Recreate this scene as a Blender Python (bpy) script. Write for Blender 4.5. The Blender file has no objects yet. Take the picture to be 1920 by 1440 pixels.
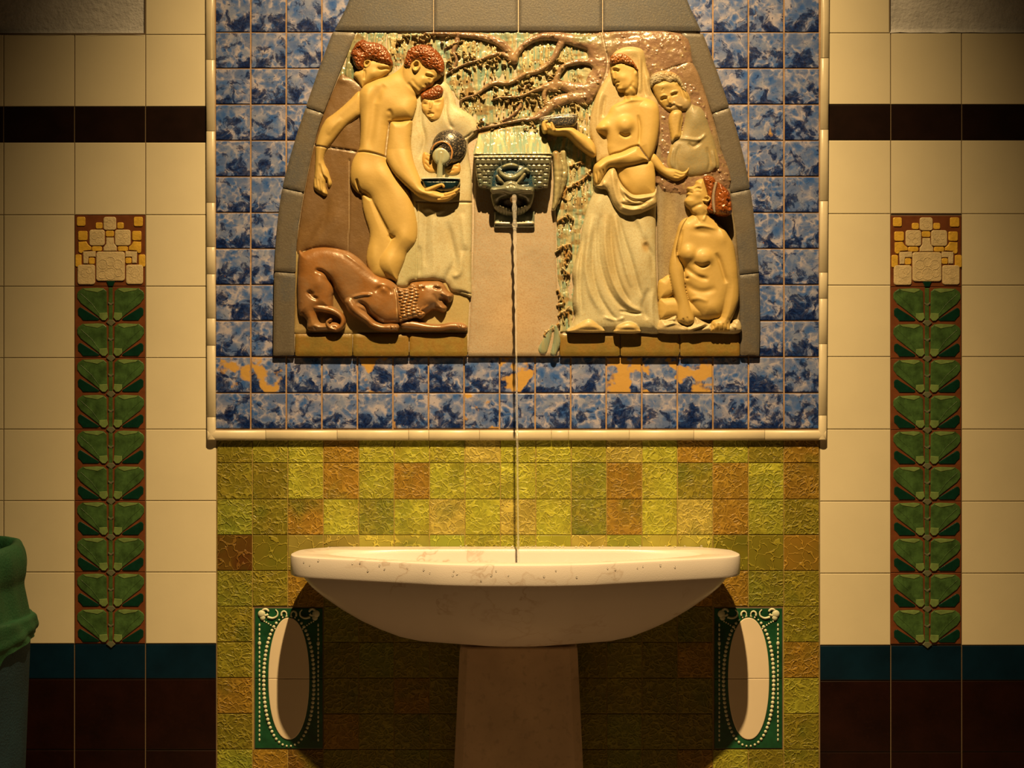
import bpy, bmesh, math, random
import numpy as np
from mathutils import Vector, Matrix

# ---------------------------------------------------------------- units
# one wall unit = 1.12 mm; wall plane is y = 0, the viewer stands towards -y
S = 0.00112
D = 2683.0                      # camera distance in wall units
random.seed(7)
RNG = np.random.default_rng(7)
sc = bpy.context.scene
col = sc.collection

# ---------------------------------------------------------------- camera
cam = bpy.data.cameras.new('camera')
cam.sensor_width = 36.0
cam.lens = 36.0 * D / 1920.0
cam_o = bpy.data.objects.new('camera', cam)
col.objects.link(cam_o)
cam_o.location = (0, -D * S, 0)
cam_o.rotation_euler = (math.radians(90), 0, 0)
sc.camera = cam_o

# ---------------------------------------------------------------- light
world = bpy.data.worlds.new('world')
sc.world = world
world.use_nodes = True
bg = world.node_tree.nodes['Background']
bg.inputs[0].default_value = (1.0, 0.60, 0.26, 1)
bg.inputs[1].default_value = 0.007

lamp = bpy.data.lights.new('ceiling_spot', 'SPOT')
lamp.energy = 810
lamp.color = (1.0, 0.65, 0.27)
lamp.shadow_soft_size = 0.022
lamp.spot_size = math.radians(118.5)
lamp.spot_blend = 1.0
lamp_o = bpy.data.objects.new('ceiling_spot', lamp)
col.objects.link(lamp_o)
lamp_o.location = (52 * S, -1400 * S, 2080 * S)
tgt = Vector((20 * S, 0, -1250 * S))
lamp_o.rotation_euler = (tgt - lamp_o.location).to_track_quat('-Z', 'Y').to_euler()
lamp_o.scale = (0.34, 1, 1)                     # oval reflector: narrow sideways, tall

vs = sc.view_settings
vs.view_transform = 'Standard'
vs.look = 'None'
vs.gamma = 1
vs.use_curve_mapping = False
vs.exposure = 0.0

# ---------------------------------------------------------------- helpers
def W(px, py, H=0.0):
    """a point seen at (px, py) that stands H units proud of the wall"""
    k = 1 - H / D
    return ((px - 960) * S * k, -H * S, (720 - py) * S * k)

def setp(o, label=None, cat=None, group=None, kind=None):
    if label: o['label'] = label
    if cat: o['category'] = cat
    if group: o['group'] = group
    if kind: o['kind'] = kind
    return o

def thing(name, label, cat, loc=(0, 0, 0), group=None):
    o = bpy.data.objects.new(name, None)
    o.empty_display_size = 0.05
    o.location = loc
    col.objects.link(o)
    return setp(o, label, cat, group)

def link(name, me, parent=None, mats=()):
    o = bpy.data.objects.new(name, me)
    for m in mats: me.materials.append(m)
    col.objects.link(o)
    if parent is not None:
        o.parent = parent
        root = parent
        off = Vector((0, 0, 0))
        while root is not None:
            off += root.location
            root = root.parent
        o.location = -off
    return o

class MB:
    """collects polygons with material index, uv and a colour attribute"""
    def __init__(s):
        s.v = []; s.f = []; s.m = []; s.uv = []; s.c = []; s.sm = []
    def add(s, verts, faces, mat=0, uvs=None, color=(0, 0, 0, 0), smooth=False):
        b = len(s.v)
        s.v += [tuple(p) for p in verts]
        for f in faces:
            s.f.append([b + i for i in f]); s.m.append(mat); s.sm.append(smooth)
            s.uv.append([uvs[i] if uvs else (0, 0) for i in f]); s.c.append(color)
    def build(s, name, mats, parent=None, merge=False):
        me = bpy.data.meshes.new(name)
        me.from_pydata(s.v, [], s.f)
        me.polygons.foreach_set('material_index', s.m)
        me.polygons.foreach_set('use_smooth', s.sm)
        ul = me.uv_layers.new(name='UVMap')
        ul.data.foreach_set('uv', [c for f in s.uv for u in f for c in u])
        ca = me.attributes.new('tile', 'FLOAT_COLOR', 'CORNER')
        ca.data.foreach_set('color', [c for f, cc in zip(s.f, s.c) for _ in f for c in cc])
        me.update()
        if merge:
            bm = bmesh.new(); bm.from_mesh(me)
            bmesh.ops.remove_doubles(bm, verts=bm.verts, dist=1e-6)
            bmesh.ops.recalc_face_normals(bm, faces=bm.faces)
            bm.to_mesh(me); bm.free()
        return link(name, me, parent, mats)

def tile_box(mb, x0, y0, x1, y1, H, b=1.3, depth=5, mat=0, color=(0, 0, 0, 0), tilt=0.0):
    """one glazed tile: flat face, softened edge, sides going back into the wall"""
    hs = [H + random.uniform(-tilt, tilt) for _ in range(4)]
    A = [(x0, y0), (x1, y0), (x1, y1), (x0, y1)]
    B = [(x0 + b, y0 + b), (x1 - b, y0 + b), (x1 - b, y1 - b), (x0 + b, y1 - b)]
    c = b * 0.3
    vs_ = [W(*p, h) for p, h in zip(B, hs)] \
        + [W(p[0] + (c if i in (0, 3) else -c), p[1] + (c if i < 2 else -c), H - b * 0.3) for i, p in enumerate(A)] \
        + [W(*p, H - b) for p in A] + [W(*p, H - depth) for p in A]
    P = B + A + A + A
    uv = [((p[0] - x0) / (x1 - x0), (y1 - p[1]) / (y1 - y0)) for p in P]
    fs = [(3, 2, 1, 0)]
    for k in range(3):
        a, d = 4 * k, 4 * k + 4
        for i in range(4):
            j = (i + 1) % 4
            fs.append((a + i, a + j, d + j, d + i))
    mb.add(vs_, fs, mat, uv, color)

def prism(mb, poly, H0, H1, bev=1.5, mat=0, color=(0, 0, 0, 0)):
    """raised flat shape with a bevelled rim; poly in photo units"""
    n = len(poly)
    P = np.array(poly, float)
    area = 0.5 * np.sum(P[:, 0] * np.roll(P[:, 1], -1) - np.roll(P[:, 0], -1) * P[:, 1])
    if area < 0: P = P[::-1]
    e0 = P - np.roll(P, 1, 0); e1 = np.roll(P, -1, 0) - P
    n0 = np.stack([-e0[:, 1], e0[:, 0]], 1); n1 = np.stack([-e1[:, 1], e1[:, 0]], 1)
    n0 /= np.linalg.norm(n0, axis=1)[:, None] + 1e-9; n1 /= np.linalg.norm(n1, axis=1)[:, None] + 1e-9
    m = n0 + n1
    m /= (np.sum(m * n0, 1)[:, None] + 1e-3)
    ln = np.linalg.norm(m, axis=1)[:, None]
    m = m / np.maximum(1, ln / 2)
    rings = [(P, H0), (P, H1 - bev * .8), (P + m * bev * .35, H1 - bev * .25), (P + m * bev, H1)]
    vs_ = [W(p[0], p[1], h) for R, h in rings for p in R]
    fs = []
    for k in range(3):
        for i in range(n):
            j = (i + 1) % n
            fs.append((k * n + j, k * n + i, (k + 1) * n + i, (k + 1) * n + j))
    fs.append(tuple(reversed([3 * n + i for i in range(n)])))
    uv = [((p[0]) / 100, p[1] / 100) for R, h in rings for p in R]
    mb.add(vs_, fs, mat, uv, color)

def rrect(x0, y0, x1, y1, r, n=4):
    out = []
    for cx, cy, a0 in ((x1 - r, y0 + r, -90), (x1 - r, y1 - r, 0), (x0 + r, y1 - r, 90), (x0 + r, y0 + r, 180)):
        for k in range(n + 1):
            a = math.radians(a0 + 90 * k / n)
            out.append((cx + r * math.cos(a), cy + r * math.sin(a)))
    return out

def smooth_closed(pts, sub=5):
    P = np.array(pts, float); n = len(P); out = []
    for i in range(n):
        p0, p1, p2, p3 = P[i - 1], P[i], P[(i + 1) % n], P[(i + 2) % n]
        for k in range(sub):
            t = k / sub
            out.append(0.5 * ((2 * p1) + (p2 - p0) * t + (2 * p0 - 5 * p1 + 4 * p2 - p3) * t * t + (3 * p1 - p0 - 3 * p2 + p3) * t ** 3))
    return np.array(out)

def smooth_open(pts, sub=6):
    P = np.array(pts, float)
    P = np.vstack([2 * P[0] - P[1], P, 2 * P[-1] - P[-2]]); out = []
    for i in range(1, len(P) - 2):
        p0, p1, p2, p3 = P[i - 1], P[i], P[i + 1], P[i + 2]
        for k in range(sub):
            t = k / sub
            out.append(0.5 * ((2 * p1) + (p2 - p0) * t + (2 * p0 - 5 * p1 + 4 * p2 - p3) * t * t + (3 * p1 - p0 - 3 * p2 + p3) * t ** 3))
    out.append(P[-2])
    return np.array(out)

def tube(mb, path, radii, seg=8, mat=0, color=(0, 0, 0, 0), caps=True):
    """round bar along 3-D points (metres)"""
    P = [Vector(p) for p in path]; n = len(P); vs_ = []
    up = Vector((0, 1, 0))
    for i in range(n):
        t = (P[min(i + 1, n - 1)] - P[max(i - 1, 0)]).normalized()
        a = t.cross(up)
        if a.length < 1e-3: a = t.cross(Vector((1, 0, 0)))
        a.normalize(); b = t.cross(a).normalized()
        r = radii[i] if hasattr(radii, '__len__') else radii
        for k in range(seg):
            an = 2 * math.pi * k / seg
            vs_.append(P[i] + (a * math.cos(an) + b * math.sin(an)) * r)
    fs = []
    for i in range(n - 1):
        for k in range(seg):
            l = (k + 1) % seg
            fs.append((i * seg + k, i * seg + l, (i + 1) * seg + l, (i + 1) * seg + k))
    if caps:
        fs.append(tuple(range(seg))[::-1]); fs.append(tuple((n - 1) * seg + k for k in range(seg)))
    mb.add(vs_, fs, mat, None, color, True)

def ball(mb, c, r, seg=10, rings=6, mat=0, sq=(1, 1, 1)):
    vs_ = []; fs = []
    for i in range(rings + 1):
        th = math.pi * i / rings
        for k in range(seg):
            ph = 2 * math.pi * k / seg
            vs_.append((c[0] + r * sq[0] * math.sin(th) * math.cos(ph), c[1] + r * sq[1] * math.sin(th) * math.sin(ph), c[2] + r * sq[2] * math.cos(th)))
    for i in range(rings):
        for k in range(seg):
            l = (k + 1) % seg
            fs.append((i * seg + k, (i + 1) * seg + k, (i + 1) * seg + l, i * seg + l))
    mb.add(vs_, fs, mat, None, (0, 0, 0, 0), True)

# ---------------------------------------------------------------- numpy noise
_LAT = RNG.random((256, 256))
def vnoise(x, y, seed=0):
    x = np.asarray(x, float) + seed * 17.3; y = np.asarray(y, float) + seed * 9.7
    xi = np.floor(x).astype(int); yi = np.floor(y).astype(int)
    fx = x - xi; fy = y - yi
    fx = fx * fx * (3 - 2 * fx); fy = fy * fy * (3 - 2 * fy)
    g = lambda a, b: _LAT[a % 256, b % 256]
    return (g(xi, yi) * (1 - fx) * (1 - fy) + g(xi + 1, yi) * fx * (1 - fy) + g(xi, yi + 1) * (1 - fx) * fy + g(xi + 1, yi + 1) * fx * fy)
def fnoise(x, y, seed=0, o=3):
    a = 0; k = 1.0; t = 0
    for i in range(o):
        a = a + vnoise(x * 2 ** i, y * 2 ** i, seed + i * 5) * k; t += k; k *= .5
    return a / t

# ---------------------------------------------------------------- 2-D distance
def seg_dist(pts, A, B):
    """min distance from pts to segments A-B; returns distance, segment parameter, index, nearest point"""
    n = len(pts); best = np.full(n, 1e9); bi = np.zeros(n, int); bt = np.zeros(n); bp = np.zeros((n, 2))
    for i in range(len(A)):
        a = A[i]; d = B[i] - a; L = d @ d + 1e-12
        t = np.clip(((pts - a) @ d) / L, 0, 1)
        q = a + t[:, None] * d
        dd = np.hypot(*(pts - q).T)
        m = dd < best
        best[m] = dd[m]; bi[m] = i; bt[m] = t[m]; bp[m] = q[m]
    return best, bi, bt, bp
def poly_sdf(pts, poly):
    A = poly; B = np.roll(poly, -1, 0)
    lo = poly.min(0) - 3; hi = poly.max(0) + 3
    near = ((pts > lo) & (pts < hi)).all(1)
    sd = np.full(len(pts), -1e3); npt = np.array(pts, float)
    P = pts[near]
    if len(P) == 0: return sd, npt
    d, _, _, q = seg_dist(P, A, B)
    ins = np.zeros(len(P), bool)
    for i in range(len(A)):
        (x1, y1), (x2, y2) = A[i], B[i]
        if y1 == y2: continue
        c = ((y1 > P[:, 1]) != (y2 > P[:, 1])) & (P[:, 0] < (x2 - x1) * (P[:, 1] - y1) / (y2 - y1) + x1)
        ins ^= c
    sd[near] = np.where(ins, d, -d); npt[near] = q
    return sd, npt
def stroke_sdf(pts, path, rad):
    d, i, t, q = seg_dist(pts, path[:-1], path[1:])
    r = rad[i] * (1 - t) + rad[i + 1] * t
    sd = r - d
    v = pts - q; l = np.hypot(*v.T)[:, None] + 1e-9
    return sd, q + v / l * r[:, None]

def poly(pts, base=16, amp=10, w=10, k=0, raw=False, sub=4, e=2.0):
    return dict(t='poly', p=(np.array(pts, float) if raw else smooth_closed(pts, sub)), base=base, amp=amp, w=w, k=k, e=e)
def stroke(pts, base=16, amp=10, k=0, w=None, sub=5):
    q = smooth_open(pts, sub)
    return dict(t='stroke', p=q[:, :2], r=np.maximum(q[:, 2], .3), base=base, amp=amp, w=w, k=k)
def line(pts, w, amp, sub=5, taper=True):
    return dict(t='line', p=smooth_open(pts, sub), w=w, amp=amp, taper=taper)
def blob(x, y, rx, ry, ang, amp, pw=1):
    return dict(t='blob', x=x, y=y, rx=rx, ry=ry, a=math.radians(ang), amp=amp, pw=pw)
def fn(f):
    return dict(t='fn', f=f)

def shape_sdf(L, P):
    if L['t'] == 'poly': return poly_sdf(P, L['p'])
    return stroke_sdf(P, L['p'], L['r'])

def relief(name, layers, mat, color, parent=None, step=1.5, back=8.7, clip=None, tints=(), persp=None, H_lift=0.0, edge_h=None):
    """carve a solid low relief: silhouettes, swelling, creases; returns the object.
       tints: (kind, data, colour, amount, softness)"""
    shapes = [L for L in layers if L['t'] in ('poly', 'stroke')]
    lo = np.min([L['p'].min(0) - (L['r'].max() if L['t'] == 'stroke' else 0) for L in shapes], 0) - 2 * step
    hi = np.max([L['p'].max(0) + (L['r'].max() if L['t'] == 'stroke' else 0) for L in shapes], 0) + 2 * step
    if clip is not None:
        lo = np.maximum(lo, clip.min(0) - 2 * step); hi = np.minimum(hi, clip.max(0) + 2 * step)
    nx = int((hi[0] - lo[0]) / step) + 2; ny = int((hi[1] - lo[1]) / step) + 2
    gx, gy = np.meshgrid(lo[0] + np.arange(nx) * step, lo[1] + np.arange(ny) * step)
    P = np.stack([gx.ravel(), gy.ravel()], 1)
    def total(P):
        best = np.full(len(P), -1e3); npt = P.copy()
        for L in shapes:
            sd, q = shape_sdf(L, P)
            m = sd > best
            best[m] = sd[m]; npt[m] = q[m]
        if clip is not None:
            sd, q = poly_sdf(P, clip)
            m = sd < best
            best[m] = sd[m]; npt[m] = q[m]
        return best, npt
    sd, _ = total(P)
    ins = (sd > -0.35 * step).reshape(ny, nx)
    a = ins[:-1, :-1]; b = ins[:-1, 1:]; c = ins[1:, 1:]; d = ins[1:, :-1]
    idx = np.arange(nx * ny).reshape(ny, nx)
    ia, ib, ic, id_ = idx[:-1, :-1], idx[:-1, 1:], idx[1:, 1:], idx[1:, :-1]
    faces = []
    m = a & b & c & d
    faces += np.stack([ia[m], ib[m], ic[m], id_[m]], 1).tolist()
    for (p, q, r, o, A, B, C) in ((a, b, c, d, ia, ib, ic), (b, c, d, a, ib, ic, id_), (c, d, a, b, ic, id_, ia), (d, a, b, c, id_, ia, ib)):
        m = p & q & r & ~o
        faces += np.stack([A[m], B[m], C[m]], 1).tolist()
    # boundary edges
    ec = {}
    for f in faces:
        n = len(f)
        for i in range(n):
            u, v = f[i], f[(i + 1) % n]
            key = (u, v) if u < v else (v, u)
            if key in ec: ec[key] = None
            else: ec[key] = (u, v)
    bd = [e for e in ec.values() if e is not None]
    used = sorted({i for f in faces for i in f})
    remap = {g: i for i, g in enumerate(used)}
    Q = P[used]
    bset = np.array(sorted({remap[i] for e in bd for i in e}))
    for _ in range(2):
        _, npt = total(Q[bset])
        Q[bset] = npt
    # relax the second ring a little for even cells
    H = np.full(len(Q), -1e3)
    for L in shapes:
        s_, _ = shape_sdf(L, Q)
        inside = s_ > -0.02
        w = L['w']
        if L['t'] == 'stroke' and w is None:
            _, i, t, _ = seg_dist(Q, L['p'][:-1], L['p'][1:])
            w = np.maximum(L['r'][i] * (1 - t) + L['r'][i + 1] * t, .5)
        base = L['base'](Q) if callable(L['base']) else L['base']
        tt = np.clip(s_ / w, 0, 1)
        val = base + L['amp'] * (1 - (1 - tt) ** L.get('e', 2.0)) ** .5 if L.get('e', 2) else base + L['amp'] * tt
        val = np.where(inside, val, -1e3)
        if L['k'] > 0:
            k = L['k']
            h = np.clip(.5 + .5 * (val - H) / k, 0, 1)
            both = inside & (H > -500)
            sm = H * (1 - h) + val * h + k * h * (1 - h)
            H = np.where(both, sm, np.maximum(H, val))
        else:
            H = np.maximum(H, val)
    H = np.where(H < -500, shapes[0]['base'] if not callable(shapes[0]['base']) else 16, H)
    for L in layers:
        if L['t'] == 'line':
            pth = L['p']
            dd, i, t, _ = seg_dist(Q, pth[:-1], pth[1:])
            g = np.exp(-(dd / L['w']) ** 2)
            if L['taper']:
                u = (i + t) / (len(pth) - 1)
                g = g * np.sin(np.clip(np.minimum(u, 1 - u) * 4, 0, 1) * np.pi / 2)
            H = H + L['amp'] * g
        elif L['t'] == 'blob':
            dx = Q[:, 0] - L['x']; dy = Q[:, 1] - L['y']
            ca, sa = math.cos(L['a']), math.sin(L['a'])
            u = (dx * ca + dy * sa) / L['rx']; v = (-dx * sa + dy * ca) / L['ry']
            H = H + L['amp'] * np.exp(-(u * u + v * v) ** L['pw'])
        elif L['t'] == 'fn':
            H = H + L['f'](Q[:, 0], Q[:, 1])
    H = np.maximum(H, back + 1) + H_lift
    hp = persp if persp is not None else float(np.median(H))
    k = 1 - hp / D
    X = (Q[:, 0] - 960) * S * k; Z = (720 - Q[:, 1]) * S * k; Y = -H * S
    V = np.stack([X, Y, Z], 1)
    nb = {int(i): len(Q) + j for j, i in enumerate(bset)}
    nb2 = {int(i): len(Q) + len(bset) + j for j, i in enumerate(bset)}
    Vb = V[bset].copy(); Vc = V[bset].copy(); Vc[:, 1] = -back * S
    V = np.vstack([V, Vb, Vc])
    F = [[remap[i] for i in f] for f in faces]
    ntop = len(F)
    for (u, v) in bd:
        u, v = remap[u], remap[v]
        F.append([nb[v], nb[u], nb2[u], nb2[v]])
    me = bpy.data.meshes.new(name)
    me.from_pydata(V.tolist(), [], F)
    me.polygons.foreach_set('use_smooth', [True] * len(F))
    C = np.ones((len(V), 4)); C[:, :3] = color
    for kind, data, cc, am, so in tints:
        if kind == 'line':
            pth = smooth_open(data, 5)
            dd, *_ = seg_dist(Q, pth[:-1], pth[1:])
            g = am * np.clip((so - dd) / (so * .5) , 0, 1)
        elif kind == 'poly':
            s_, _ = poly_sdf(Q, smooth_closed(data, 4))
            g = am * np.clip(s_ / so + .5, 0, 1)
        elif kind == 'blob':
            x, y, rx, ry = data
            g = am * np.exp(-(((Q[:, 0] - x) / rx) ** 2 + ((Q[:, 1] - y) / ry) ** 2) ** so)
        else:
            g = am * np.clip(data(Q[:, 0], Q[:, 1]), 0, 1)
        g = g[:, None]
        C[:len(Q), :3] = C[:len(Q), :3] * (1 - g) + np.array(cc) * g
    C[len(Q):len(Q) + len(bset)] = C[bset]
    C[len(Q) + len(bset):] = C[bset]
    at = me.attributes.new('Col', 'FLOAT_COLOR', 'POINT')
    at.data.foreach_set('color', C.ravel())
    me.update()
    o = link(name, me, parent, [mat])
    return o

# ---------------------------------------------------------------- materials
def new_mat(name):
    m = bpy.data.materials.new(name); m.use_nodes = True
    nt = m.node_tree; b = nt.nodes['Principled BSDF']
    return m, nt, b
def N(nt, typ, **kw):
    n = nt.nodes.new(typ)
    for k, v in kw.items():
        if k.startswith('i_'):
            key = k[2:]
            key = int(key) if key.isdigit() else key
            if hasattr(v, 'is_linked') or isinstance(v, bpy.types.NodeSocket): nt.links.new(v, n.inputs[key])
            else: n.inputs[key].default_value = v
        else: setattr(n, k, v)
    return n
def noise(nt, vec, scale, detail=2, rough=.5, dist=0):
    n = nt.nodes.new('ShaderNodeTexNoise')
    n.inputs['Scale'].default_value = scale; n.inputs['Detail'].default_value = detail
    n.inputs['Roughness'].default_value = rough; n.inputs['Distortion'].default_value = dist
    if vec is not None: nt.links.new(vec, n.inputs['Vector'])
    return n
def ramp(nt, fac, stops, interp='LINEAR'):
    r = nt.nodes.new('ShaderNodeValToRGB'); cr = r.color_ramp; cr.interpolation = interp
    while len(cr.elements) < len(stops): cr.elements.new(.5)
    for e, (p, c) in zip(cr.elements, stops):
        e.position = p; e.color = (c if hasattr(c, '__len__') else (c, c, c))[:3] + (1,) if hasattr(c, '__len__') else (c, c, c, 1)
    nt.links.new(fac, r.inputs[0])
    return r.outputs[0]
def mix(nt, fac, a, b, mode='MIX'):
    n = nt.nodes.new('ShaderNodeMix'); n.data_type = 'RGBA'; n.blend_type = mode
    for key, v in (('Factor', fac), ('A', a), ('B', b)):
        s = [i for i in n.inputs if i.name == key and (i.type == 'RGBA' if key != 'Factor' else i.type == 'VALUE')][0]
        if isinstance(v, bpy.types.NodeSocket): nt.links.new(v, s)
        elif key == 'Factor': s.default_value = v
        else: s.default_value = tuple(v)[:3] + (1,)
    return [o for o in n.outputs if o.type == 'RGBA'][0]
def math_(nt, op, a, b=0.0, c=0.0, clamp=False):
    n = nt.nodes.new('ShaderNodeMath'); n.operation = op; n.use_clamp = clamp
    for i, v in enumerate((a, b, c)):
        if isinstance(v, bpy.types.NodeSocket): nt.links.new(v, n.inputs[i])
        else: n.inputs[i].default_value = v
    return n.outputs[0]
def vmath(nt, op, a, b=(0, 0, 0)):
    n = nt.nodes.new('ShaderNodeVectorMath'); n.operation = op
    for i, v in enumerate((a, b)):
        if isinstance(v, bpy.types.NodeSocket): nt.links.new(v, n.inputs[i])
        else: n.inputs[i].default_value = v
    return n.outputs[0]
def bump(nt, b, h, dist, strength=1.0, prev=None):
    n = nt.nodes.new('ShaderNodeBump'); n.inputs['Distance'].default_value = dist; n.inputs['Strength'].default_value = strength
    nt.links.new(h, n.inputs['Height'])
    if prev is not None: nt.links.new(prev, n.inputs['Normal'])
    nt.links.new(n.outputs[0], b.inputs['Normal'])
    return n.outputs[0]
def pos(nt):
    return nt.nodes.new('ShaderNodeNewGeometry').outputs['Position']

def plain(name, c, rough=.5, speck=0.0, sp_scale=400, bumpd=0.0, bscale=300, coat=0.0, mott=0.0, mscale=12, speckc=None):
    m, nt, b = new_mat(name)
    p = pos(nt); base = mix(nt, 0, c, c)
    if mott:
        n = noise(nt, p, mscale, 4, .6)
        f = ramp(nt, n.outputs[0], [(.3, 0), (.7, 1)])
        base = mix(nt, f, [x * (1 - mott) for x in c], [min(1, x * (1 + mott)) for x in c])
    if speck:
        n = noise(nt, p, sp_scale, 2, .6)
        f = ramp(nt, n.outputs[0], [(.55, 0), (.7, speck)])
        base = mix(nt, f, base, speckc or [x * .4 for x in c])
    nt.links.new(base, b.inputs['Base Color'])
    b.inputs['Roughness'].default_value = rough
    b.inputs['Coat Weight'].default_value = coat
    b.inputs['Coat Roughness'].default_value = .12
    if bumpd:
        n = noise(nt, p, bscale, 4, .6)
        bump(nt, b, n.outputs[0], bumpd)
    return m

def glaze(name, rough=.42, speck=.35, sp_scale=500, speckc=(.25, .15, .05), mott=.18, mscale=30, bumpd=.0006, bscale=160, coat=.15, coat_r=.2, tintc=None, tinta=0.0, tscale=25, stretch=None):
    """ceramic glaze over the piece's own colour attribute"""
    speckc = [x * .6 for x in speckc]; tintc = [x * .55 for x in tintc] if tintc else None
    m, nt, b = new_mat(name)
    p = pos(nt)
    if stretch: p2 = vmath(nt, 'MULTIPLY', p, stretch)
    else: p2 = p
    at = nt.nodes.new('ShaderNodeAttribute'); at.attribute_name = 'Col'
    base = at.outputs['Color']
    n = noise(nt, p2, mscale, 5, .6)
    f = ramp(nt, n.outputs[0], [(.3, 1 - mott), (.7, 1 + 0 * mott)])
    base = mix(nt, 1.0, base, f, 'MULTIPLY')
    if tintc:
        n = noise(nt, p2, tscale, 5, .65, .4)
        f = ramp(nt, n.outputs[0], [(.45, 0), (.62, tinta)])
        base = mix(nt, f, base, tintc)
    if speck:
        n = noise(nt, p, sp_scale, 2, .6)
        f = ramp(nt, n.outputs[0], [(.50, 0), (.64, speck)])
        base = mix(nt, f, base, speckc)
    nt.links.new(base, b.inputs['Base Color'])
    b.inputs['Roughness'].default_value = rough
    b.inputs['Coat Weight'].default_value = coat
    b.inputs['Coat Roughness'].default_value = coat_r
    n = noise(nt, p2, bscale, 4, .6)
    bump(nt, b, n.outputs[0], bumpd)
    return m

def mat_blue():
    m, nt, b = new_mat('crystalline_blue_glaze')
    uv = nt.nodes.new('ShaderNodeUVMap').outputs[0]
    at = nt.nodes.new('ShaderNodeAttribute'); at.attribute_name = 'tile'
    rnd = at.outputs['Color']
    sp = nt.nodes.new('ShaderNodeSeparateXYZ'); nt.links.new(uv, sp.inputs[0])
    off = vmath(nt, 'MULTIPLY', rnd, (37, 53, 71))
    p = vmath(nt, 'ADD', uv, off)
    nd = noise(nt, p, 2.2, 3, .5)
    warp = vmath(nt, 'MULTIPLY', vmath(nt, 'SUBTRACT', nd.outputs['Color'], (.5, .5, .5)), (.55, .4, .5))
    pw = vmath(nt, 'ADD', p, warp)
    def bub(s):
        v = nt.nodes.new('ShaderNodeTexVoronoi'); v.feature = 'F1'; v.inputs['Scale'].default_value = s
        nt.links.new(pw, v.inputs['Vector']); return v
    v1 = bub(2.6); v2 = bub(6.2)
    sel = ramp(nt, noise(nt, p, 1.7, 2, .5).outputs[0], [(.46, 0), (.54, 1)])
    dist = mix(nt, sel, v1.outputs['Distance'], v2.outputs['Distance'])
    cellc = mix(nt, sel, v1.outputs['Color'], v2.outputs['Color'])
    cellv = nt.nodes.new('ShaderNodeRGBToBW'); nt.links.new(cellc, cellv.inputs[0])
    distv = nt.nodes.new('ShaderNodeRGBToBW'); nt.links.new(dist, distv.inputs[0])
    fine = noise(nt, pw, 15, 5, .75)
    t = math_(nt, 'ADD', distv.outputs[0], math_(nt, 'MULTIPLY', math_(nt, 'SUBTRACT', fine.outputs[0], .5), .35))
    basec = ramp(nt, t, [(.10, (.035, .12, .40)), (.34, (.075, .17, .43)), (.50, (.15, .22, .42)), (.62, (.30, .34, .48)), (.74, (.48, .47, .52))])
    basec = mix(nt, ramp(nt, cellv.outputs[0], [(.45, 0), (.9, .8)]), basec, (.13, .19, .36))
    cl = noise(nt, p, 2.4, 3, .6)
    basec = mix(nt, ramp(nt, cl.outputs[0], [(.50, 0), (.66, .75)]), basec, (.27, .33, .46))
    # dark pools, mostly low in each tile
    dn = noise(nt, pw, 2.3, 6, .65, .4)
    low = math_(nt, 'ADD', math_(nt, 'MULTIPLY', sp.outputs[1], -.17), dn.outputs[0])
    dm = ramp(nt, low, [(.43, 0), (.475, .8), (.56, 1)])
    dark = mix(nt, ramp(nt, fine.outputs[0], [(.42, 0), (.72, 1)]), (.002, .008, .055), (.012, .055, .24))
    basec = mix(nt, dm, basec, dark)
    dn2 = noise(nt, pw, 7.5, 5, .7, .6)
    basec = mix(nt, ramp(nt, dn2.outputs[0], [(.60, 0), (.68, .85)]), basec, (.004, .018, .07))
    # ochre breaks, only on the tiles that have them (alpha of the attribute)
    on = noise(nt, p, 1.6, 3, .5)
    al = at.outputs['Alpha']
    of = math_(nt, 'SUBTRACT', math_(nt, 'ADD', on.outputs[0], al), 1.0)
    of = ramp(nt, of, [(.0, 0), (.05, 1)])
    basec = mix(nt, of, basec, (.62, .38, .09))
    sm = noise(nt, p, 9, 2, .5)
    basec = mix(nt, ramp(nt, sm.outputs[0], [(.76, 0), (.79, .8)]), basec, (.55, .24, .05))
    basec = mix(nt, 1.0, basec, (.74, .74, .90), 'MULTIPLY')
    nt.links.new(basec, b.inputs['Base Color'])
    b.inputs['Roughness'].default_value = .35
    b.inputs['Specular IOR Level'].default_value = .35
    bump(nt, b, cl.outputs[0], .0012)
    return m

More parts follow.
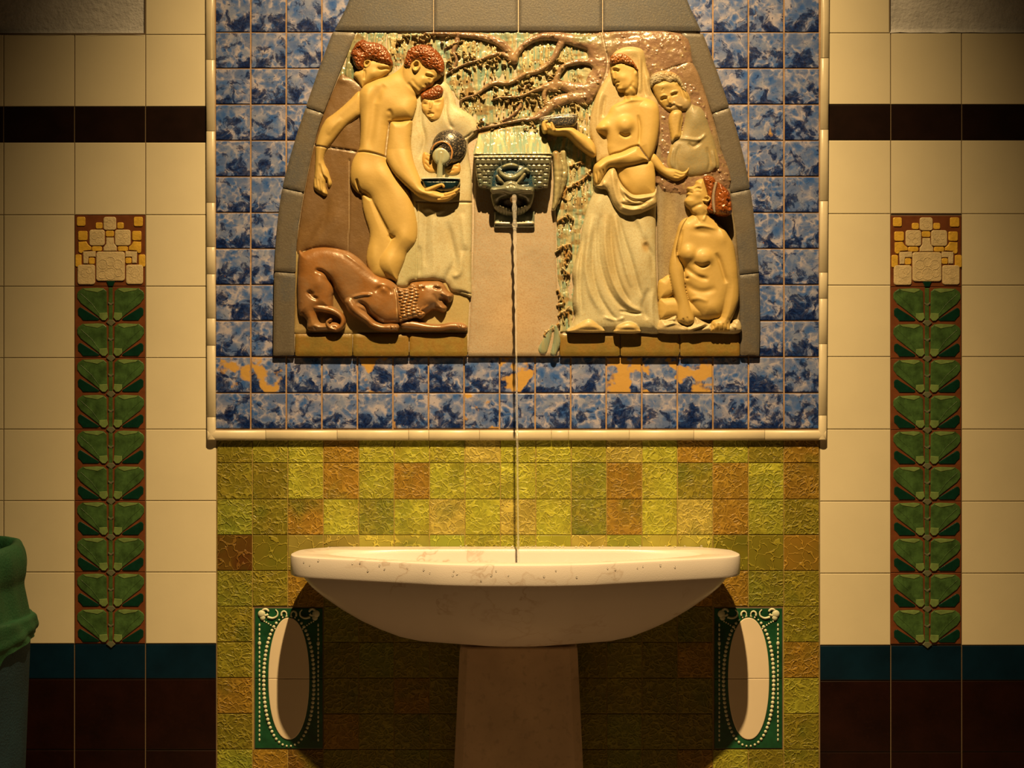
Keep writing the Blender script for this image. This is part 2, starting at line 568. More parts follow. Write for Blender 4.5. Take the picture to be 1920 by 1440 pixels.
def mat_green():
    m, nt, b = new_mat('crackled_green_glaze')
    uv = nt.nodes.new('ShaderNodeUVMap').outputs[0]
    at = nt.nodes.new('ShaderNodeAttribute'); at.attribute_name = 'tile'
    rnd = at.outputs['Color']; big = at.outputs['Alpha']
    g = nt.nodes.new('ShaderNodeNewGeometry')
    p = vmath(nt, 'ADD', vmath(nt, 'MULTIPLY', rnd, (7, 5, 3)), vmath(nt, 'MULTIPLY', g.outputs['Position'], (1, 1, 1)))
    nd = noise(nt, p, 40, 2, .5)
    warp = vmath(nt, 'MULTIPLY', vmath(nt, 'SUBTRACT', nd.outputs['Color'], (.5, .5, .5)), (.030, .02, .030))
    pw = vmath(nt, 'ADD', p, warp)
    def cr(s):
        v = nt.nodes.new('ShaderNodeTexVoronoi'); v.feature = 'DISTANCE_TO_EDGE'; v.inputs['Scale'].default_value = s
        nt.links.new(pw, v.inputs['Vector'])
        return v.outputs['Distance']
    n1 = ramp(nt, cr(74), [(0, 1), (.06, .8), (.15, 0)])
    n2 = ramp(nt, cr(108), [(0, 1), (.14, 0)])
    n3 = ramp(nt, cr(42), [(0, 1), (.03, 1), (.06, 0)])
    fine = mix(nt, .45, n1, n2, 'LIGHTEN')
    brk = ramp(nt, noise(nt, p, 45, 2, .5).outputs[0], [(.3, .25), (.6, 1)])
    fine = mix(nt, 1, fine, brk, 'MULTIPLY')
    ridge = mix(nt, big, fine, n3)
    ridge_v = nt.nodes.new('ShaderNodeRGBToBW'); nt.links.new(ridge, ridge_v.inputs[0])
    base = at.outputs['Color']
    gz = noise(nt, p, 16, 3, .5)
    base = mix(nt, ramp(nt, gz.outputs[0], [(.35, .0), (.75, .6)]), base, (.16, .12, .014))
    g2 = noise(nt, vmath(nt, 'ADD', p, (3, 1, 2)), 11, 2, .5)
    base = mix(nt, ramp(nt, g2.outputs[0], [(.58, 0), (.78, .7)]), base, (.06, .10, .010))
    lite = mix(nt, 1.0, mix(nt, 1.0, base, (1.75, 1.75, 1.6), 'MULTIPLY'), (.07, .05, .012), 'ADD')
    base = mix(nt, math_(nt, 'MULTIPLY', ridge_v.outputs[0], .62), base, lite)
    nt.links.new(base, b.inputs['Base Color'])
    b.inputs['Roughness'].default_value = .42
    b.inputs['Specular IOR Level'].default_value = .3
    bump(nt, b, ridge_v.outputs[0], .0016)
    return m

M = {}
M['blue'] = mat_blue()
M['green'] = mat_green()
M['cream'] = plain('cream_tile_glaze', (.74, .68, .50), .36, speck=.10, sp_scale=900, mott=.04, mscale=6, bumpd=.0001, bscale=60, speckc=(.5, .4, .25))
M['cream_trim'] = plain('cream_moulding_glaze', (.60, .54, .40), .3, mott=.08, mscale=14, bumpd=.0002, bscale=80)
M['brown_tile'] = plain('dark_brown_tile_glaze', (.012, .005, .0035), .3, mott=.3, mscale=20)
M['maroon_tile'] = plain('maroon_tile_glaze', (.013, .0035, .002), .3, mott=.4, mscale=12, speck=.5, sp_scale=160, speckc=(.022, .007, .004))
M['teal_tile'] = plain('dark_teal_tile_glaze', (.002, .016, .036), .28, mott=.3, mscale=12)
M['grout'] = plain('dark_cream_grout', (.16, .115, .07), .9, bumpd=.0005)
M['grout_warm'] = plain('warm_tan_grout', (.34, .22, .13), .9, mott=.3, mscale=40, bumpd=.0006)
M['grout_green'] = plain('yellow_brown_grout', (.38, .28, .08), .9, mott=.4, mscale=40, bumpd=.0005)
M['plaster'] = plain('rough_grey_plaster', (.62, .62, .64), .95, mott=.12, mscale=20, bumpd=.004, bscale=90)
M['floor'] = plain('stone_floor', (.16, .12, .09), .6, mott=.15, mscale=5)
M['rust_glaze'] = plain('rust_brown_glaze', (.17, .055, .02), .35, mott=.2, mscale=40)
M['yellow_glaze'] = plain('yellow_glaze', (.72, .45, .06), .3, mott=.2, mscale=60, bumpd=.001, bscale=220)
M['ivory_glaze'] = plain('ivory_glaze', (.66, .54, .32), .33, mott=.12, mscale=60, bumpd=.0012, bscale=240)
M['leaf'] = plain('leaf_green_glaze', (.055, .12, .035), .3, mott=.45, mscale=45, bumpd=.0005, bscale=200)
M['leaf_light'] = plain('pale_leaf_glaze', (.17, .26, .085), .3, mott=.2, mscale=60)
M['leaf_dark'] = plain('deep_green_glaze', (.004, .035, .022), .25, mott=.2, mscale=60)
M['leaf_grey'] = plain('grey_green_glaze', (.13, .14, .085), .35)
M['cameo_green'] = plain('cameo_green_glaze', (.010, .075, .032), .3, mott=.5, mscale=18)
M['cameo_white'] = plain('cameo_white_slip', (.62, .66, .50), .4, mott=.1, mscale=60)
M['cameo_cream'] = plain('cameo_cream_glaze', (.78, .68, .53), .35, mott=.03, mscale=10)
# ================================================================ the setting
FLOOR = -1065.0                                  # floor level in wall units
def quad_y(mb, x0, y0, x1, y1, H, mat=0):
    mb.add([W(x0, y1, H), W(x1, y1, H), W(x1, y0, H), W(x0, y0, H)], [(0, 1, 2, 3)], mat)

wb = MB()
BOT = 720 - FLOOR
quad_y(wb, -1500, 62, 3400, BOT, -2.2, 0)         # grout bed
quad_y(wb, 271, -760, 1669, 62, -2.2, 0)
XL = [-1199, -1065, -931, -797, -663, -529, -395, -261, -127, 7, 140, 273, 406]
XR = [1537, 1670, 1803, 1937, 2071, 2205, 2339, 2473, 2607, 2741, 2875, 3009, 3143]
YL = [65, 200, 267, 403, 537, 671, 805, 939, 1073, 1207, 1273, 1406, 1540, 1674, 1785]
YR = [62, 196, 263, 401, 535, 669, 805, 940, 1075, 1210, 1276, 1410, 1544, 1678, 1785]
for X, Y, px in ((XL, YL, (140, 273)), (XR, YR, (1670, 1803))):
    for i in range(len(X) - 1):
        for j in range(len(Y) - 1):
            if X[i] == px[0] and Y[3] <= Y[j] < Y[9]: continue      # the flower pilaster stands here
            m = 2 if j == 1 else 3 if j == 9 else 4 if j >= 10 else 1
            dark = j in (1, 9) or j >= 10
            g = .9 if dark else .55
            tile_box(wb, X[i] + g, Y[j] + g, X[i + 1] - g, Y[j + 1] - g, 0, b=1.2, mat=m, tilt=.12)
for x0, x1 in ((273, 406), (1537, 1668)):
    for y0, y1 in ((-69, 65), (-203, -69), (-337, -203)):
        y1_ = y1 - 3 if x0 > 1000 else y1
        tile_box(wb, x0 + .6, y0 + .6, x1 - .6, y1_ - .6, 0, b=1.2, mat=1)
wb.build('wall_back', [M['grout'], M['cream'], M['brown_tile'], M['teal_tile'], M['maroon_tile']])['kind'] = 'structure'

# recessed plaster above the cream tiles, with its soft swept lower edge
def plaster(name, x0, x1, yb, edge_left):
    mb = MB()
    nx, ny = 90, 70
    g = []
    for j in range(ny + 1):
        for i in range(nx + 1):
            x = x0 + (x1 - x0) * i / nx
            y = yb - (yb + 760) * (j / ny) ** 2
            t = min(1, (yb - y) / 9.0)
            e = (x - x0) if edge_left else (x1 - x)
            s = min(1, max(0, e / 5.0))
            H = 0.5 - 11 * (1 - (1 - t) ** 2) ** .5
            H += 1.4 * (fnoise(x / 40, y / 22, 3) - .5) * t + (1 - s) * 3 * t + (fnoise(x / 9, y / 5, 5) - .5) * .9
            yy = y + (vnoise(x / 14, 0, 9) - .5) * 2.5 * (j == 0)
            xx = x + (vnoise(y / 9, 3, 4) - .5) * 3 * (e < 1)
            g.append(W(xx, yy, H))
    f = [(j * (nx + 1) + i, j * (nx + 1) + i + 1, (j + 1) * (nx + 1) + i + 1, (j + 1) * (nx + 1) + i) for j in range(ny) for i in range(nx)]
    mb.add(g, f, 0, None, smooth=True)
    o = mb.build(name, [M['plaster']]); o['kind'] = 'structure'
plaster('wall_left', -1500, 271, 66, False)
plaster('wall_right', 1668, 3400, 61, True)
fl = MB()
fl.add([(-2.6, -4.5, FLOOR * S), (2.6, -4.5, FLOOR * S), (2.6, 0.01, FLOOR * S), (-2.6, 0.01, FLOOR * S)], [(0, 1, 2, 3)])
fl.build('floor', [M['floor']])['kind'] = 'structure'

# ================================================================ green tile field
GC = {'g': (.47, .44, .05), 'G': (.38, .39, .05), 'o': (.27, .23, .025), 'y': (.55, .42, .10), 'Y': (.62, .52, .10),
      'b': (.38, .20, .028), 'B': (.50, .25, .025), 'r': (.16, .055, .012), 'd': (.24, .24, .03)}
ROWS = ['oggbgggygggygbgob', 'oogbgbggggdbgobgb', 'Gobgdgygygdbgybgo', 'royyYYGgggyGYYoob', 'dobo.ooogooooBbdo',
        'o..doooooooooo..o', 'o..odooodoooob..b', 'b..oobooodoooo..g', 'o..booobooodoo..o', 'Gbroodobooodobgoo', 'goboogoodobogoogo']
gp = thing('green_tile_panel', 'wide field of crackled yellow-green and orange tiles behind the pale basin, below the blue panel', 'tile panel', W(970, 1405, 0))
gm = MB()
quad_y(gm, 406.5, 800, 1536.5, 1475, -.6, 1)
GY = [801, 868, 936, 1003, 1070, 1137, 1204, 1271, 1338, 1405, 1472]
for j, row in enumerate(ROWS[:10]):
    y0, y1 = GY[j], GY[j + 1]
    for i in range(17):
        x0 = 407 + i * 66.4; x1 = x0 + 66.4
        if row[i] == '.': continue
        c = np.array(GC[row[i]]) * random.uniform(.52, .70) * np.array((1, 1.12, 1))
        tile_box(gm, x0 + .6, y0 + .6, x1 - .6, y1 - .6, 1.2, b=1.1, depth=3, mat=0, color=(c[0], c[1], c[2], 1.0 if j == 3 and i != 7 and i != 8 else 0.0), tilt=.25)
gm.build('green_tiles', [M['green'], M['grout_green']], gp)

# ================================================================ raised blue panel
bp_ = thing('blue_tile_panel', 'raised panel of marbled blue square tiles edged by a rounded cream moulding', 'tile panel', W(970, 815, 0))
bm_ = MB()
quad_y(bm_, 402, -330, 1540, 806, 6.6, 1)
for s in range(-5, 12):
    y1 = 804.5 - (11 - s) * 67.6; y0 = y1 - 67.6
    for i in range(17):
        x0 = 403.5 + i * 66.65; x1 = x0 + 66.65
        a = 0.0
        if s == 10: a = {0: .40, 1: .48, 4: .46, 8: .50, 11: .55, 12: .46, 13: .54}.get(i, .2)
        elif s == 11: a = {4: .36, 5: .36, 7: .46}.get(i, .2)
        elif random.random() < .06: a = .33
        tile_box(bm_, x0 + 1.3, y0 + 1.3, x1 - 1.3, y1 - 1.3, 8.4, b=1.4, mat=0, color=(random.random(), random.random(), random.random(), a), tilt=.3)
bm_.build('blue_tiles', [M['blue'], M['grout_warm']], bp_)

def moulding(name, p0, p1, width, cuts, inner, H=12.5):
    """half-round strip running p0 -> p1 (photo units), cut by fine joints; `inner` = unit normal towards the panel"""
    mb = MB(); p0 = np.array(p0, float); p1 = np.array(p1, float)
    L = np.linalg.norm(p1 - p0); d = (p1 - p0) / L; nrm = np.array(inner, float)
    prof = []
    for k in range(11):
        a = math.pi * k / 10
        u = -math.cos(a) * width / 2; h = H * (.42 + .58 * math.sin(a) ** .55)
        prof.append((u, h))
    prof = [(-width / 2, .2)] + prof + [(width / 2, 4)]
    ends = [0] + sorted(cuts) + [L]
    for a, b in zip(ends[:-1], ends[1:]):
        st = [a + .25, a + 1.0, b - 1.0, b - .25]; dh = [-.7, 0, 0, -.7]
        vs_ = []
        for s, q in zip(st, dh):
            for u, h in prof:
                mitre = 0
                if s == st[0] and a == 0: mitre = (u + width / 2 if name_m[0] else 0)
                if s == st[-1] and b == L: mitre = (-(u + width / 2) if name_m[1] else 0)
                c = p0 + d * (s + mitre) + nrm * (u + width / 2)
                vs_.append(W(c[0], c[1], h + q))
        n = len(prof); fs = []
        for i in range(3):
            for k in range(n - 1):
                fs.append((i * n + k, i * n + k + 1, (i + 1) * n + k + 1, (i + 1) * n + k))
        fs.append(tuple(range(n))); fs.append(tuple(3 * n + k for k in range(n)))
        mb.add(vs_, fs, 0, None, smooth=True)
    o = mb.build(name, [M['cream_trim']], bp_, merge=True)
    es = o.modifiers.new('edge', 'EDGE_SPLIT'); es.split_angle = math.radians(50)
    return o
name_m = (False, True)
moulding('left_moulding', (385, -340), (388, 825), 17, [60 + 134 * k - 10 for k in range(9)] + [463 + 340, 530 + 340 + 67], (1, 0))
moulding('right_moulding', (1557, -340), (1550, 825), 16, [57 + 134 * k - 10 for k in range(9)] + [560 + 340], (-1, 0))
name_m = (True, True)
moulding('bottom_moulding', (388, 825.5), (1550, 825.5), 19, [110, 244, 378, 416, 511, 646, 678, 792, 913, 1046], (0, -1))

# ================================================================ flower pilasters
def pilaster():
    root = thing('flower_pilaster', 'column of green leaf tiles topped by a yellow blossom tile, left of the fountain', 'tile column', W(206, 1207, 0), 'flower pilasters flanking the fountain')
    s = 1 / 4.8
    T = lambda u, v: (120 + u * s, 390 + v * s)
    R = lambda a, b, c, d, r=18: rrect(120 + a * s, 390 + c * s, 120 + b * s, 390 + d * s, r * s, 3)
    mats = [M['rust_glaze'], M['yellow_glaze'], M['ivory_glaze'], M['leaf'], M['leaf_light'], M['leaf_dark'], M['leaf_grey']]
    mb = MB()
    tile_box(mb, 140.4, 403.6, 272.4, 536.6, .2, b=1, mat=0)
    for a, b, c, d in ((115, 193, 80, 162), (628, 710, 80, 165), (285, 347, 130, 187), (478, 538, 130, 187), (375, 450, 205, 258), (127, 212, 207, 292),
                       (613, 697, 207, 292), (250, 342, 345, 388), (483, 575, 345, 388), (102, 158, 418, 530), (672, 732, 418, 530), (222, 277, 447, 505), (553, 607, 447, 500)):
        prism(mb, R(a, b, c, d, 14), -.5, 2.0, 1.1, 1)
    prism(mb, [T(*p) for p in ((130, 305), (200, 300), (218, 330), (245, 350), (245, 378), (180, 384), (160, 408), (140, 405), (130, 390))], -.5, 2, 1.1, 1)
    prism(mb, [T(*p) for p in ((695, 305), (625, 300), (608, 330), (583, 350), (583, 378), (650, 384), (668, 408), (688, 405), (695, 390))], -.5, 2, 1.1, 1)
    for a, b, c, d in ((355, 470, 80, 198), (228, 367, 195, 338), (458, 600, 195, 338), (122, 280, 510, 688), (558, 712, 510, 685)):
        prism(mb, R(a, b, c, d, 22), -.5, 2.4, 1.3, 2)
    prism(mb, [T(*p) for p in ((380, 266), (447, 266), (452, 320), (475, 350), (475, 386), (355, 386), (355, 355), (378, 325))], -.5, 2.2, 1.2, 2)
    prism(mb, [T(*p) for p in ((170, 392), (285, 388), (285, 440), (222, 440), (215, 500), (175, 500))], -.5, 2.2, 1.2, 2)
    prism(mb, [T(*p) for p in ((658, 392), (552, 388), (552, 440), (610, 440), (614, 496), (655, 496))], -.5, 2.2, 1.2, 2)
    prism(mb, R(289, 548, 393, 656, 24), -.5, 3.0, 1.5, 2)
    for cx, cy, r in ((350, 505, 42), (420, 480, 40), (485, 505, 42), (420, 590, 52), (345, 600, 35), (492, 580, 35)):
        pts = [W(120 + (cx + r * math.cos(a)) * s, 390 + (cy + r * math.sin(a)) * s, 3.0) for a in np.linspace(0, 2 * math.pi, 20)]
        tube(mb, pts, .0007, 5, 2, caps=False)
    for cx, cy, r in ((275, 250, 30), (325, 240, 26), (310, 290, 26), (505, 255, 30), (555, 250, 26), (530, 290, 26), (195, 585, 40), (230, 560, 30), (640, 585, 40), (600, 560, 30), (412, 140, 32)):
        pts = [W(120 + (cx + r * math.cos(a)) * s, 390 + (cy + r * math.sin(a)) * s, 2.4) for a in np.linspace(0, 2 * math.pi, 14)]
        tube(mb, pts, .0006, 4, 2, caps=False)
    prism(mb, [T(*p) for p in ((380, 658), (460, 658), (440, 704), (400, 704))], -.5, 2.2, .8, 5)
    mb.build('blossom_tile', mats, root, merge=False)
    lm = MB()
    tile_box(lm, 140.4, 537.4, 272.4, 670.6, .2, b=1, mat=0)
    for vo in (0, 321):
        for sx in (1, -1):
            U = lambda pts: [T(420 + sx * (u - 420), v + vo) for u, v in pts]
            prism(lm, U([(118, 772), (128, 750), (165, 723), (300, 717), (352, 721), (384, 748), (388, 930), (388, 960), (345, 1008), (318, 985), (250, 932), (150, 855), (120, 812)]), -.5, 2.0, 1.3, 3)
            prism(lm, U([(172, 726), (300, 720), (348, 726), (352, 738), (300, 760), (262, 752), (196, 742)]), 1.5, 2.7, .6, 4)
            prism(lm, U([(317, 945), (388, 940), (396, 985), (372, 1012), (345, 1010), (317, 985)]), 1.5, 2.7, .7, 4)
            prism(lm, U([(124, 915), (134, 898), (152, 893), (312, 992), (318, 1005), (300, 1012), (170, 1012), (150, 985), (126, 962)]), -.5, 1.6, 1.0, 5)
            mid = [W(*p, 2.1) for p in U([(330, 970), (250, 860), (150, 770)])]
            tube(lm, mid, .0006, 5, 3, caps=False)
            for q in range(5):
                a = .18 + q * .17
                bx, by = 330 - 180 * a, 970 - 200 * a
                tube(lm, [W(*p, 2.1) for p in U([(bx, by), (bx - 4, by - 70 - q * 4)])], .00045, 4, 3, caps=False)
        prism(lm, [T(*p) for p in ((402, 716 + vo), (438, 716 + vo), (438, 1020 + vo), (402, 1020 + vo))], -.5, 1.8, .8, 3)
        prism(lm, [T(*p) for p in ((396, 845 + vo), (420, 858 + vo), (446, 845 + vo), (446, 860 + vo), (420, 878 + vo), (396, 860 + vo))], -.5, 2.4, .5, 6)
        prism(lm, [T(*p) for p in ((380, 1030 + vo), (402, 1006 + vo), (440, 1006 + vo), (464, 1030 + vo), (424, 1064 + vo))], -.5, 2.5, .8, 6)
    t0 = lm.build('leaf_tile', mats, root)
    for k in range(1, 5):
        c = t0.copy(); col.objects.link(c); c.parent = root
        c.location = t0.location + Vector((0, 0, -134 * S * k))
    return root
pil = pilaster()
pr = pil.copy(); col.objects.link(pr)
pr.location = pil.location + Vector((1530 * S, 0, -1 * S))
pr['label'] = 'column of green leaf tiles topped by a yellow blossom tile, right of the fountain'
for ch in list(pil.children):
    c = ch.copy(); col.objects.link(c); c.parent = pr

# ================================================================ cameo tiles
def cameo():
    root = thing('cameo_tile', 'green tile with a tall cream oval in white beads, left of the pedestal', 'decorative tile', W(541, 1404, 0), 'oval cameo tiles beside the pedestal')
    g = MB()
    tile_box(g, 478, 1140.5, 605, 1272, 1.5, b=1.2, depth=1.6, mat=0)
    tile_box(g, 478, 1272.8, 605, 1403.5, 1.5, b=1.2, depth=1.6, mat=0)
    quad_y(g, 476, 1138, 607, 1405, -.2, 1)
    g.build('ground_tile', [M['cameo_green'], M['grout']], root)
    def ov(rx, ry, t):
        c, s_ = math.cos(t), math.sin(t)
        e = .92
        return (541.5 + rx * abs(c) ** e * (1 if c > 0 else -1), 1277 + ry * abs(s_) ** e * (1 if s_ > 0 else -1))
    m = MB()
    up = [ov(38.5, 114, t) for t in np.linspace(math.pi, 2 * math.pi, 40)]
    lo = [ov(38.5, 114, t) for t in np.linspace(0, math.pi, 40)]
    prism(m, [(x, y - 4.8) for x, y in up], 1, 3.2, 1.2); prism(m, [(x, y - 4.2) for x, y in lo], 1, 3.2, 1.2)
    m.build('cream_oval', [M['cameo_cream']], root)
    m = MB()
    fine_ = np.array([ov(47, 122, t) for t in np.linspace(0, 2 * math.pi, 721)])
    cum = np.concatenate([[0], np.cumsum(np.hypot(*np.diff(fine_, axis=0).T))])
    for k in range(70):                                # even spacing along the oval
        q = cum[-1] * k / 70
        x, y = np.interp(q, cum, fine_[:, 0]), np.interp(q, cum, fine_[:, 1])
        r = 1.9 + 1.7 * min(1, abs(x - 541.5) / 46) if y > 1165 else 1.8
        ball(m, W(x, y, 2.2), r * S, 8, 5, 0, (1, .6, 1))
    m.build('bead_border', [M['cameo_white']], root)
    for sx in (-1, 1):
        m = MB()
        for k in range(26):
            y = 1172 + k * 8.6
            ball(m, W(541.5 + sx * 55, y, 2.0), (3.4 if k == 4 else 1.9) * S, 7, 5, 0, (1, .6, 1.7 if k != 4 else 1.3))
        for k in range(7):
            ball(m, W(541.5 + sx * (46 - 4 * k), 1165 + 1.8 * k + .2 * k * k, 2.0), 1.7 * S, 7, 5, 0, (1, .6, 1))
        m.build('bead_string', [M['cameo_white']], root)
    m = MB()
    for sx in (-1, 1):
        X = lambda u: 541.5 + sx * u
        ball(m, W(X(51), 1151, 2.2), 7.2 * S, 12, 8, 0, (1, .5, 1)); ball(m, W(X(49), 1158, 2.4), 5.5 * S, 10, 8, 0, (1, .5, 1)); 
        pts = [(44 + 6 * math.cos(a), 1148 + 6 * math.sin(a)) for a in np.linspace(-3.0, 2.6, 14)]
        tube(m, [W(X(u), v, 2.2) for u, v in pts], 2.2 * S, 6)
        pts = smooth_open([(40, 1157), (30, 1159), (22, 1155), (21, 1148), (25, 1143)], 5)
        tube(m, [W(X(u), v, 2.2) for u, v in pts], [2.4 * S * (1 - .6 * i / len(pts)) for i in range(len(pts))], 6)
        pts = [(9 + 5 * math.cos(a), 1152 + 6 * math.sin(a)) for a in np.linspace(-4.2, .6, 12)]
        tube(m, [W(X(u), v, 2.2) for u, v in pts], [1.0 * S + 1.3 * S * i / 12 for i in range(12)], 6)
    m.build('scroll_ornament', [M['cameo_white']], root)
    return root
ca = cameo()
cb = ca.copy(); col.objects.link(cb)
cb.location = ca.location + Vector((861.5 * S, 0, 0))
cb['label'] = 'green tile with a tall cream oval in white beads, right of the pedestal'
for ch in list(ca.children):
    c = ch.copy(); col.objects.link(c); c.parent = cb

# ================================================================ marble basin and pedestal
def mat_marble(name, c, veins, rough, vs_=9):
    m, nt, b = new_mat(name)
    p = pos(nt)
    nd = noise(nt, p, 7, 4, .6)
    pw = vmath(nt, 'ADD', p, vmath(nt, 'MULTIPLY', vmath(nt, 'SUBTRACT', nd.outputs['Color'], (.5, .5, .5)), (.16, .16, .16)))
    n = noise(nt, vmath(nt, 'MULTIPLY', pw, (.6, 1, 1.3)), vs_, 4, .55)
    v = math_(nt, 'ABSOLUTE', math_(nt, 'SUBTRACT', n.outputs[0], .5))
    f = ramp(nt, v, [(0, veins), (.012, veins * .35), (.03, 0)])
    k = noise(nt, p, 4, 2, .5)
    f = mix(nt, 1, f, ramp(nt, k.outputs[0], [(.48, 0), (.6, 1)]), 'MULTIPLY')
    base = mix(nt, f, c, (.30, .16, .06))
    cl = noise(nt, p, 6, 4, .6)
    base = mix(nt, ramp(nt, cl.outputs[0], [(.35, 0), (.75, .25)]), base, [x * .78 for x in c])
    nt.links.new(base, b.inputs['Base Color'])
    b.inputs['Roughness'].default_value = rough
    b.inputs['Specular IOR Level'].default_value = .4
    gn = noise(nt, p, 500, 2, .6)
    bump(nt, b, gn.outputs[0], .0002)
    return m
M['marble'] = mat_marble('veined_cream_marble', (.70, .66, .66), .5, .3)
M['marble_dull'] = plain('pale_stone', (.60, .46, .33), .55, mott=.15, mscale=9, speck=.3, sp_scale=60)

CX = 6.0          # basin centre, wall units right of the picture axis
half = [(0, 278), (60, 277), (128, 265), (180, 244), (266, 212), (330, 187), (372, 168), (394, 148), (403, 118), (402, 84), (392, 52), (350, 16), (289, 3)]
out = smooth_closed([(x, h) for x, h in half] + [(-x, h) for x, h in reversed(half[1:])], 6)
# straight back against the wall
out[:, 1] = np.maximum(out[:, 1], 2.5)
out = np.vstack([out])
n = len(out)
def inset(P, d):
    e0 = P - np.roll(P, 1, 0); e1 = np.roll(P, -1, 0) - P
    n0 = np.stack([-e0[:, 1], e0[:, 0]], 1); n1 = np.stack([-e1[:, 1], e1[:, 0]], 1)
    n0 /= np.linalg.norm(n0, axis=1)[:, None] + 1e-9; n1 /= np.linalg.norm(n1, axis=1)[:, None] + 1e-9
    m = n0 + n1; m /= np.linalg.norm(m, axis=1)[:, None] + 1e-9
    ar = 0.5 * np.sum(P[:, 0] * np.roll(P[:, 1], -1) - np.roll(P[:, 0], -1) * P[:, 1])
    return P + m * d * (1 if ar > 0 else -1)
def scl(P, s, c=(0, 78)):
    c = np.array(c, float)
    return c + (P - c) * s
inn_half = [(0, 248), (120, 238), (200, 210), (270, 178), (322, 140), (330, 118), (300, 82), (230, 62), (120, 58), (0, 57)]
inn = smooth_closed([(x, h) for x, h in inn_half] + [(-x, h) for x, h in reversed(inn_half[1:-1])], 6)
def resample(P, m):
    # match the outer loop by angle about the centre
    c = np.array([0, 150.]); Q = np.vstack([P, P[:1]])
    res = []
    for q in m:
        d = (q - c); d = d / np.linalg.norm(d)
        best = None
        for a, b in zip(Q[:-1], Q[1:]):
            e = b - a; den = d[0] * (-e[1]) + d[1] * e[0]
            den = d[0] * e[1] - d[1] * e[0]
            if abs(den) < 1e-9: continue
            w = a - c
            t = (w[0] * e[1] - w[1] * e[0]) / den; u = (w[0] * d[1] - w[1] * d[0]) / den
            if t > 0 and -1e-6 <= u <= 1 + 1e-6: best = c + d * t if best is None or t > np.linalg.norm(best - c) else best
        res.append(best)
    return np.array(res)
inn_r = resample(inn, out)
ZR = -304.0; TH = 37
rings = []
rings.append((scl(out, .16), -468))
for s, z in ((.25, -467.5), (.36, -465), (.45, -461), (.527, -453.5), (.61, -440), (.69, -424.5), (.774, -404), (.82, -391), (.87, -376), (.91, -362), (.93, -352), (.942, -346)):
    rings.append((scl(out, s), z))
rings.append((scl(out, .945), ZR - TH + 1.5))
rings.append((inset(out, 3.5), ZR - TH)); rings.append((inset(out, 1.0), ZR - TH + 1.5)); rings.append((out, ZR - TH + 5))
rings.append((out, ZR - 5)); rings.append((inset(out, 1.2), ZR - 1.5)); rings.append((inset(out, 4.5), ZR))
rings.append((inn_r + (inn_r - np.array([0, 150])) * .012, ZR)); rings.append((inn_r, ZR - 1.5))
for s, z in ((.985, 7), (.955, 18), (.90, 34), (.80, 52), (.66, 68), (.48, 80), (.25, 88), (.06, 90)):
    rings.append((scl(inn_r, s, (0, 150)), ZR - z))
vs_ = []; fs = []
for R, z in rings:
    for p in R:
        hh = max(p[1], 2.5)
        vs_.append(((CX + p[0]) * S, -hh * S, z * S))
for k in range(len(rings) - 1):
    for i in range(n):
        j = (i + 1) % n
        fs.append((k * n + i, k * n + j, (k + 1) * n + j, (k + 1) * n + i))
fs.append(tuple(range(n))); fs.append(tuple((len(rings) - 1) * n + i for i in range(n)))
bs = MB(); bs.add(vs_, fs, 0, None, smooth=True)
basin = bs.build('wash_basin', [M['marble']], None, merge=True)
es = basin.modifiers.new('edge', 'EDGE_SPLIT'); es.split_angle = math.radians(40)
setp(basin, 'shallow boat-shaped cream marble basin with a thick rim, under the water jet', 'basin')

pd = MB()
def oct_ring(hw, h0, h1, ch, z):
    pts = [(-hw, h0), (-hw, h1 - ch), (-hw + ch * .9, h1 - 3), (-hw + ch * 1.3, h1), (hw - ch * 1.3, h1), (hw - ch * .9, h1 - 3), (hw, h1 - ch), (hw, h0)]
    return [((12 + x) * S, -h * S, z * S) for x, h in pts]
R_ = [oct_ring(84, 8, 84, 8, -468.3), oct_ring(86, 8, 86, 8, -475), oct_ring(103, 5, 104, 10, -475.5), oct_ring(106, 3, 107, 11, -477.5), oct_ring(106.5, 3, 107, 11, -482), oct_ring(117, 3, 103, 12, -700), oct_ring(126, 3, 106, 12, -900), oct_ring(136, 3, 126, 12, -1000), oct_ring(150, 3, 144, 12, -1040), oct_ring(152, 3, 146, 12, FLOOR)]
vs_ = [p for r in R_ for p in r]; fs = []
for k in range(len(R_) - 1):
    for i in range(8):
        j = (i + 1) % 8
        fs.append((k * 8 + i, (k + 1) * 8 + i, (k + 1) * 8 + j, k * 8 + j))
fs.append(tuple(range(8))); fs.append(tuple((len(R_) - 1) * 8 + i for i in range(8)))
pd.add(vs_, fs, 0)
ped = pd.build('basin_pedestal', [M['marble_dull']], None, merge=True)
setp(ped, 'tapering pale stone column with cut corners under the marble basin', 'pedestal')

# ================================================================ spout-fed water
def water_mat():
    m, nt, b = new_mat('clear_water')
    b.inputs['Base Color'].default_value = (1, 1, 1, 1)
    b.inputs['Roughness'].default_value = 0.02
    b.inputs['IOR'].default_value = 1.33
    b.inputs['Transmission Weight'].default_value = .87
    return m
M['water'] = water_mat()
jw = MB()
path = []; rad = []
K = 260
for i in range(K + 1):
    t = i / K
    py_world = 346 - t * (346 + 388)                 # world z from the mouth down into the bowl
    fall = t ** .5
    Hh = 58 + 84 * fall
    x = 4 + 8 * fall ** 1.6
    r = 4.2 * (1 - .6 * min(1, t / .28)) + (1.2 if t < .3 else .35) * math.sin(i * .85) * math.sin(i * .23)
    r += .4 * vnoise(i / 5.0, 2, 3)
    path.append((x * S, -Hh * S, py_world * S)); rad.append(max(.8, r) * S)
tube(jw, path, rad, 10)
jet = jw.build('water_jet', [M['water']])
setp(jet, 'thin twisting jet of clear water falling from the mask into the basin', 'water')
pool = MB()
pr_ = scl(inn_r, .60, (0, 150))
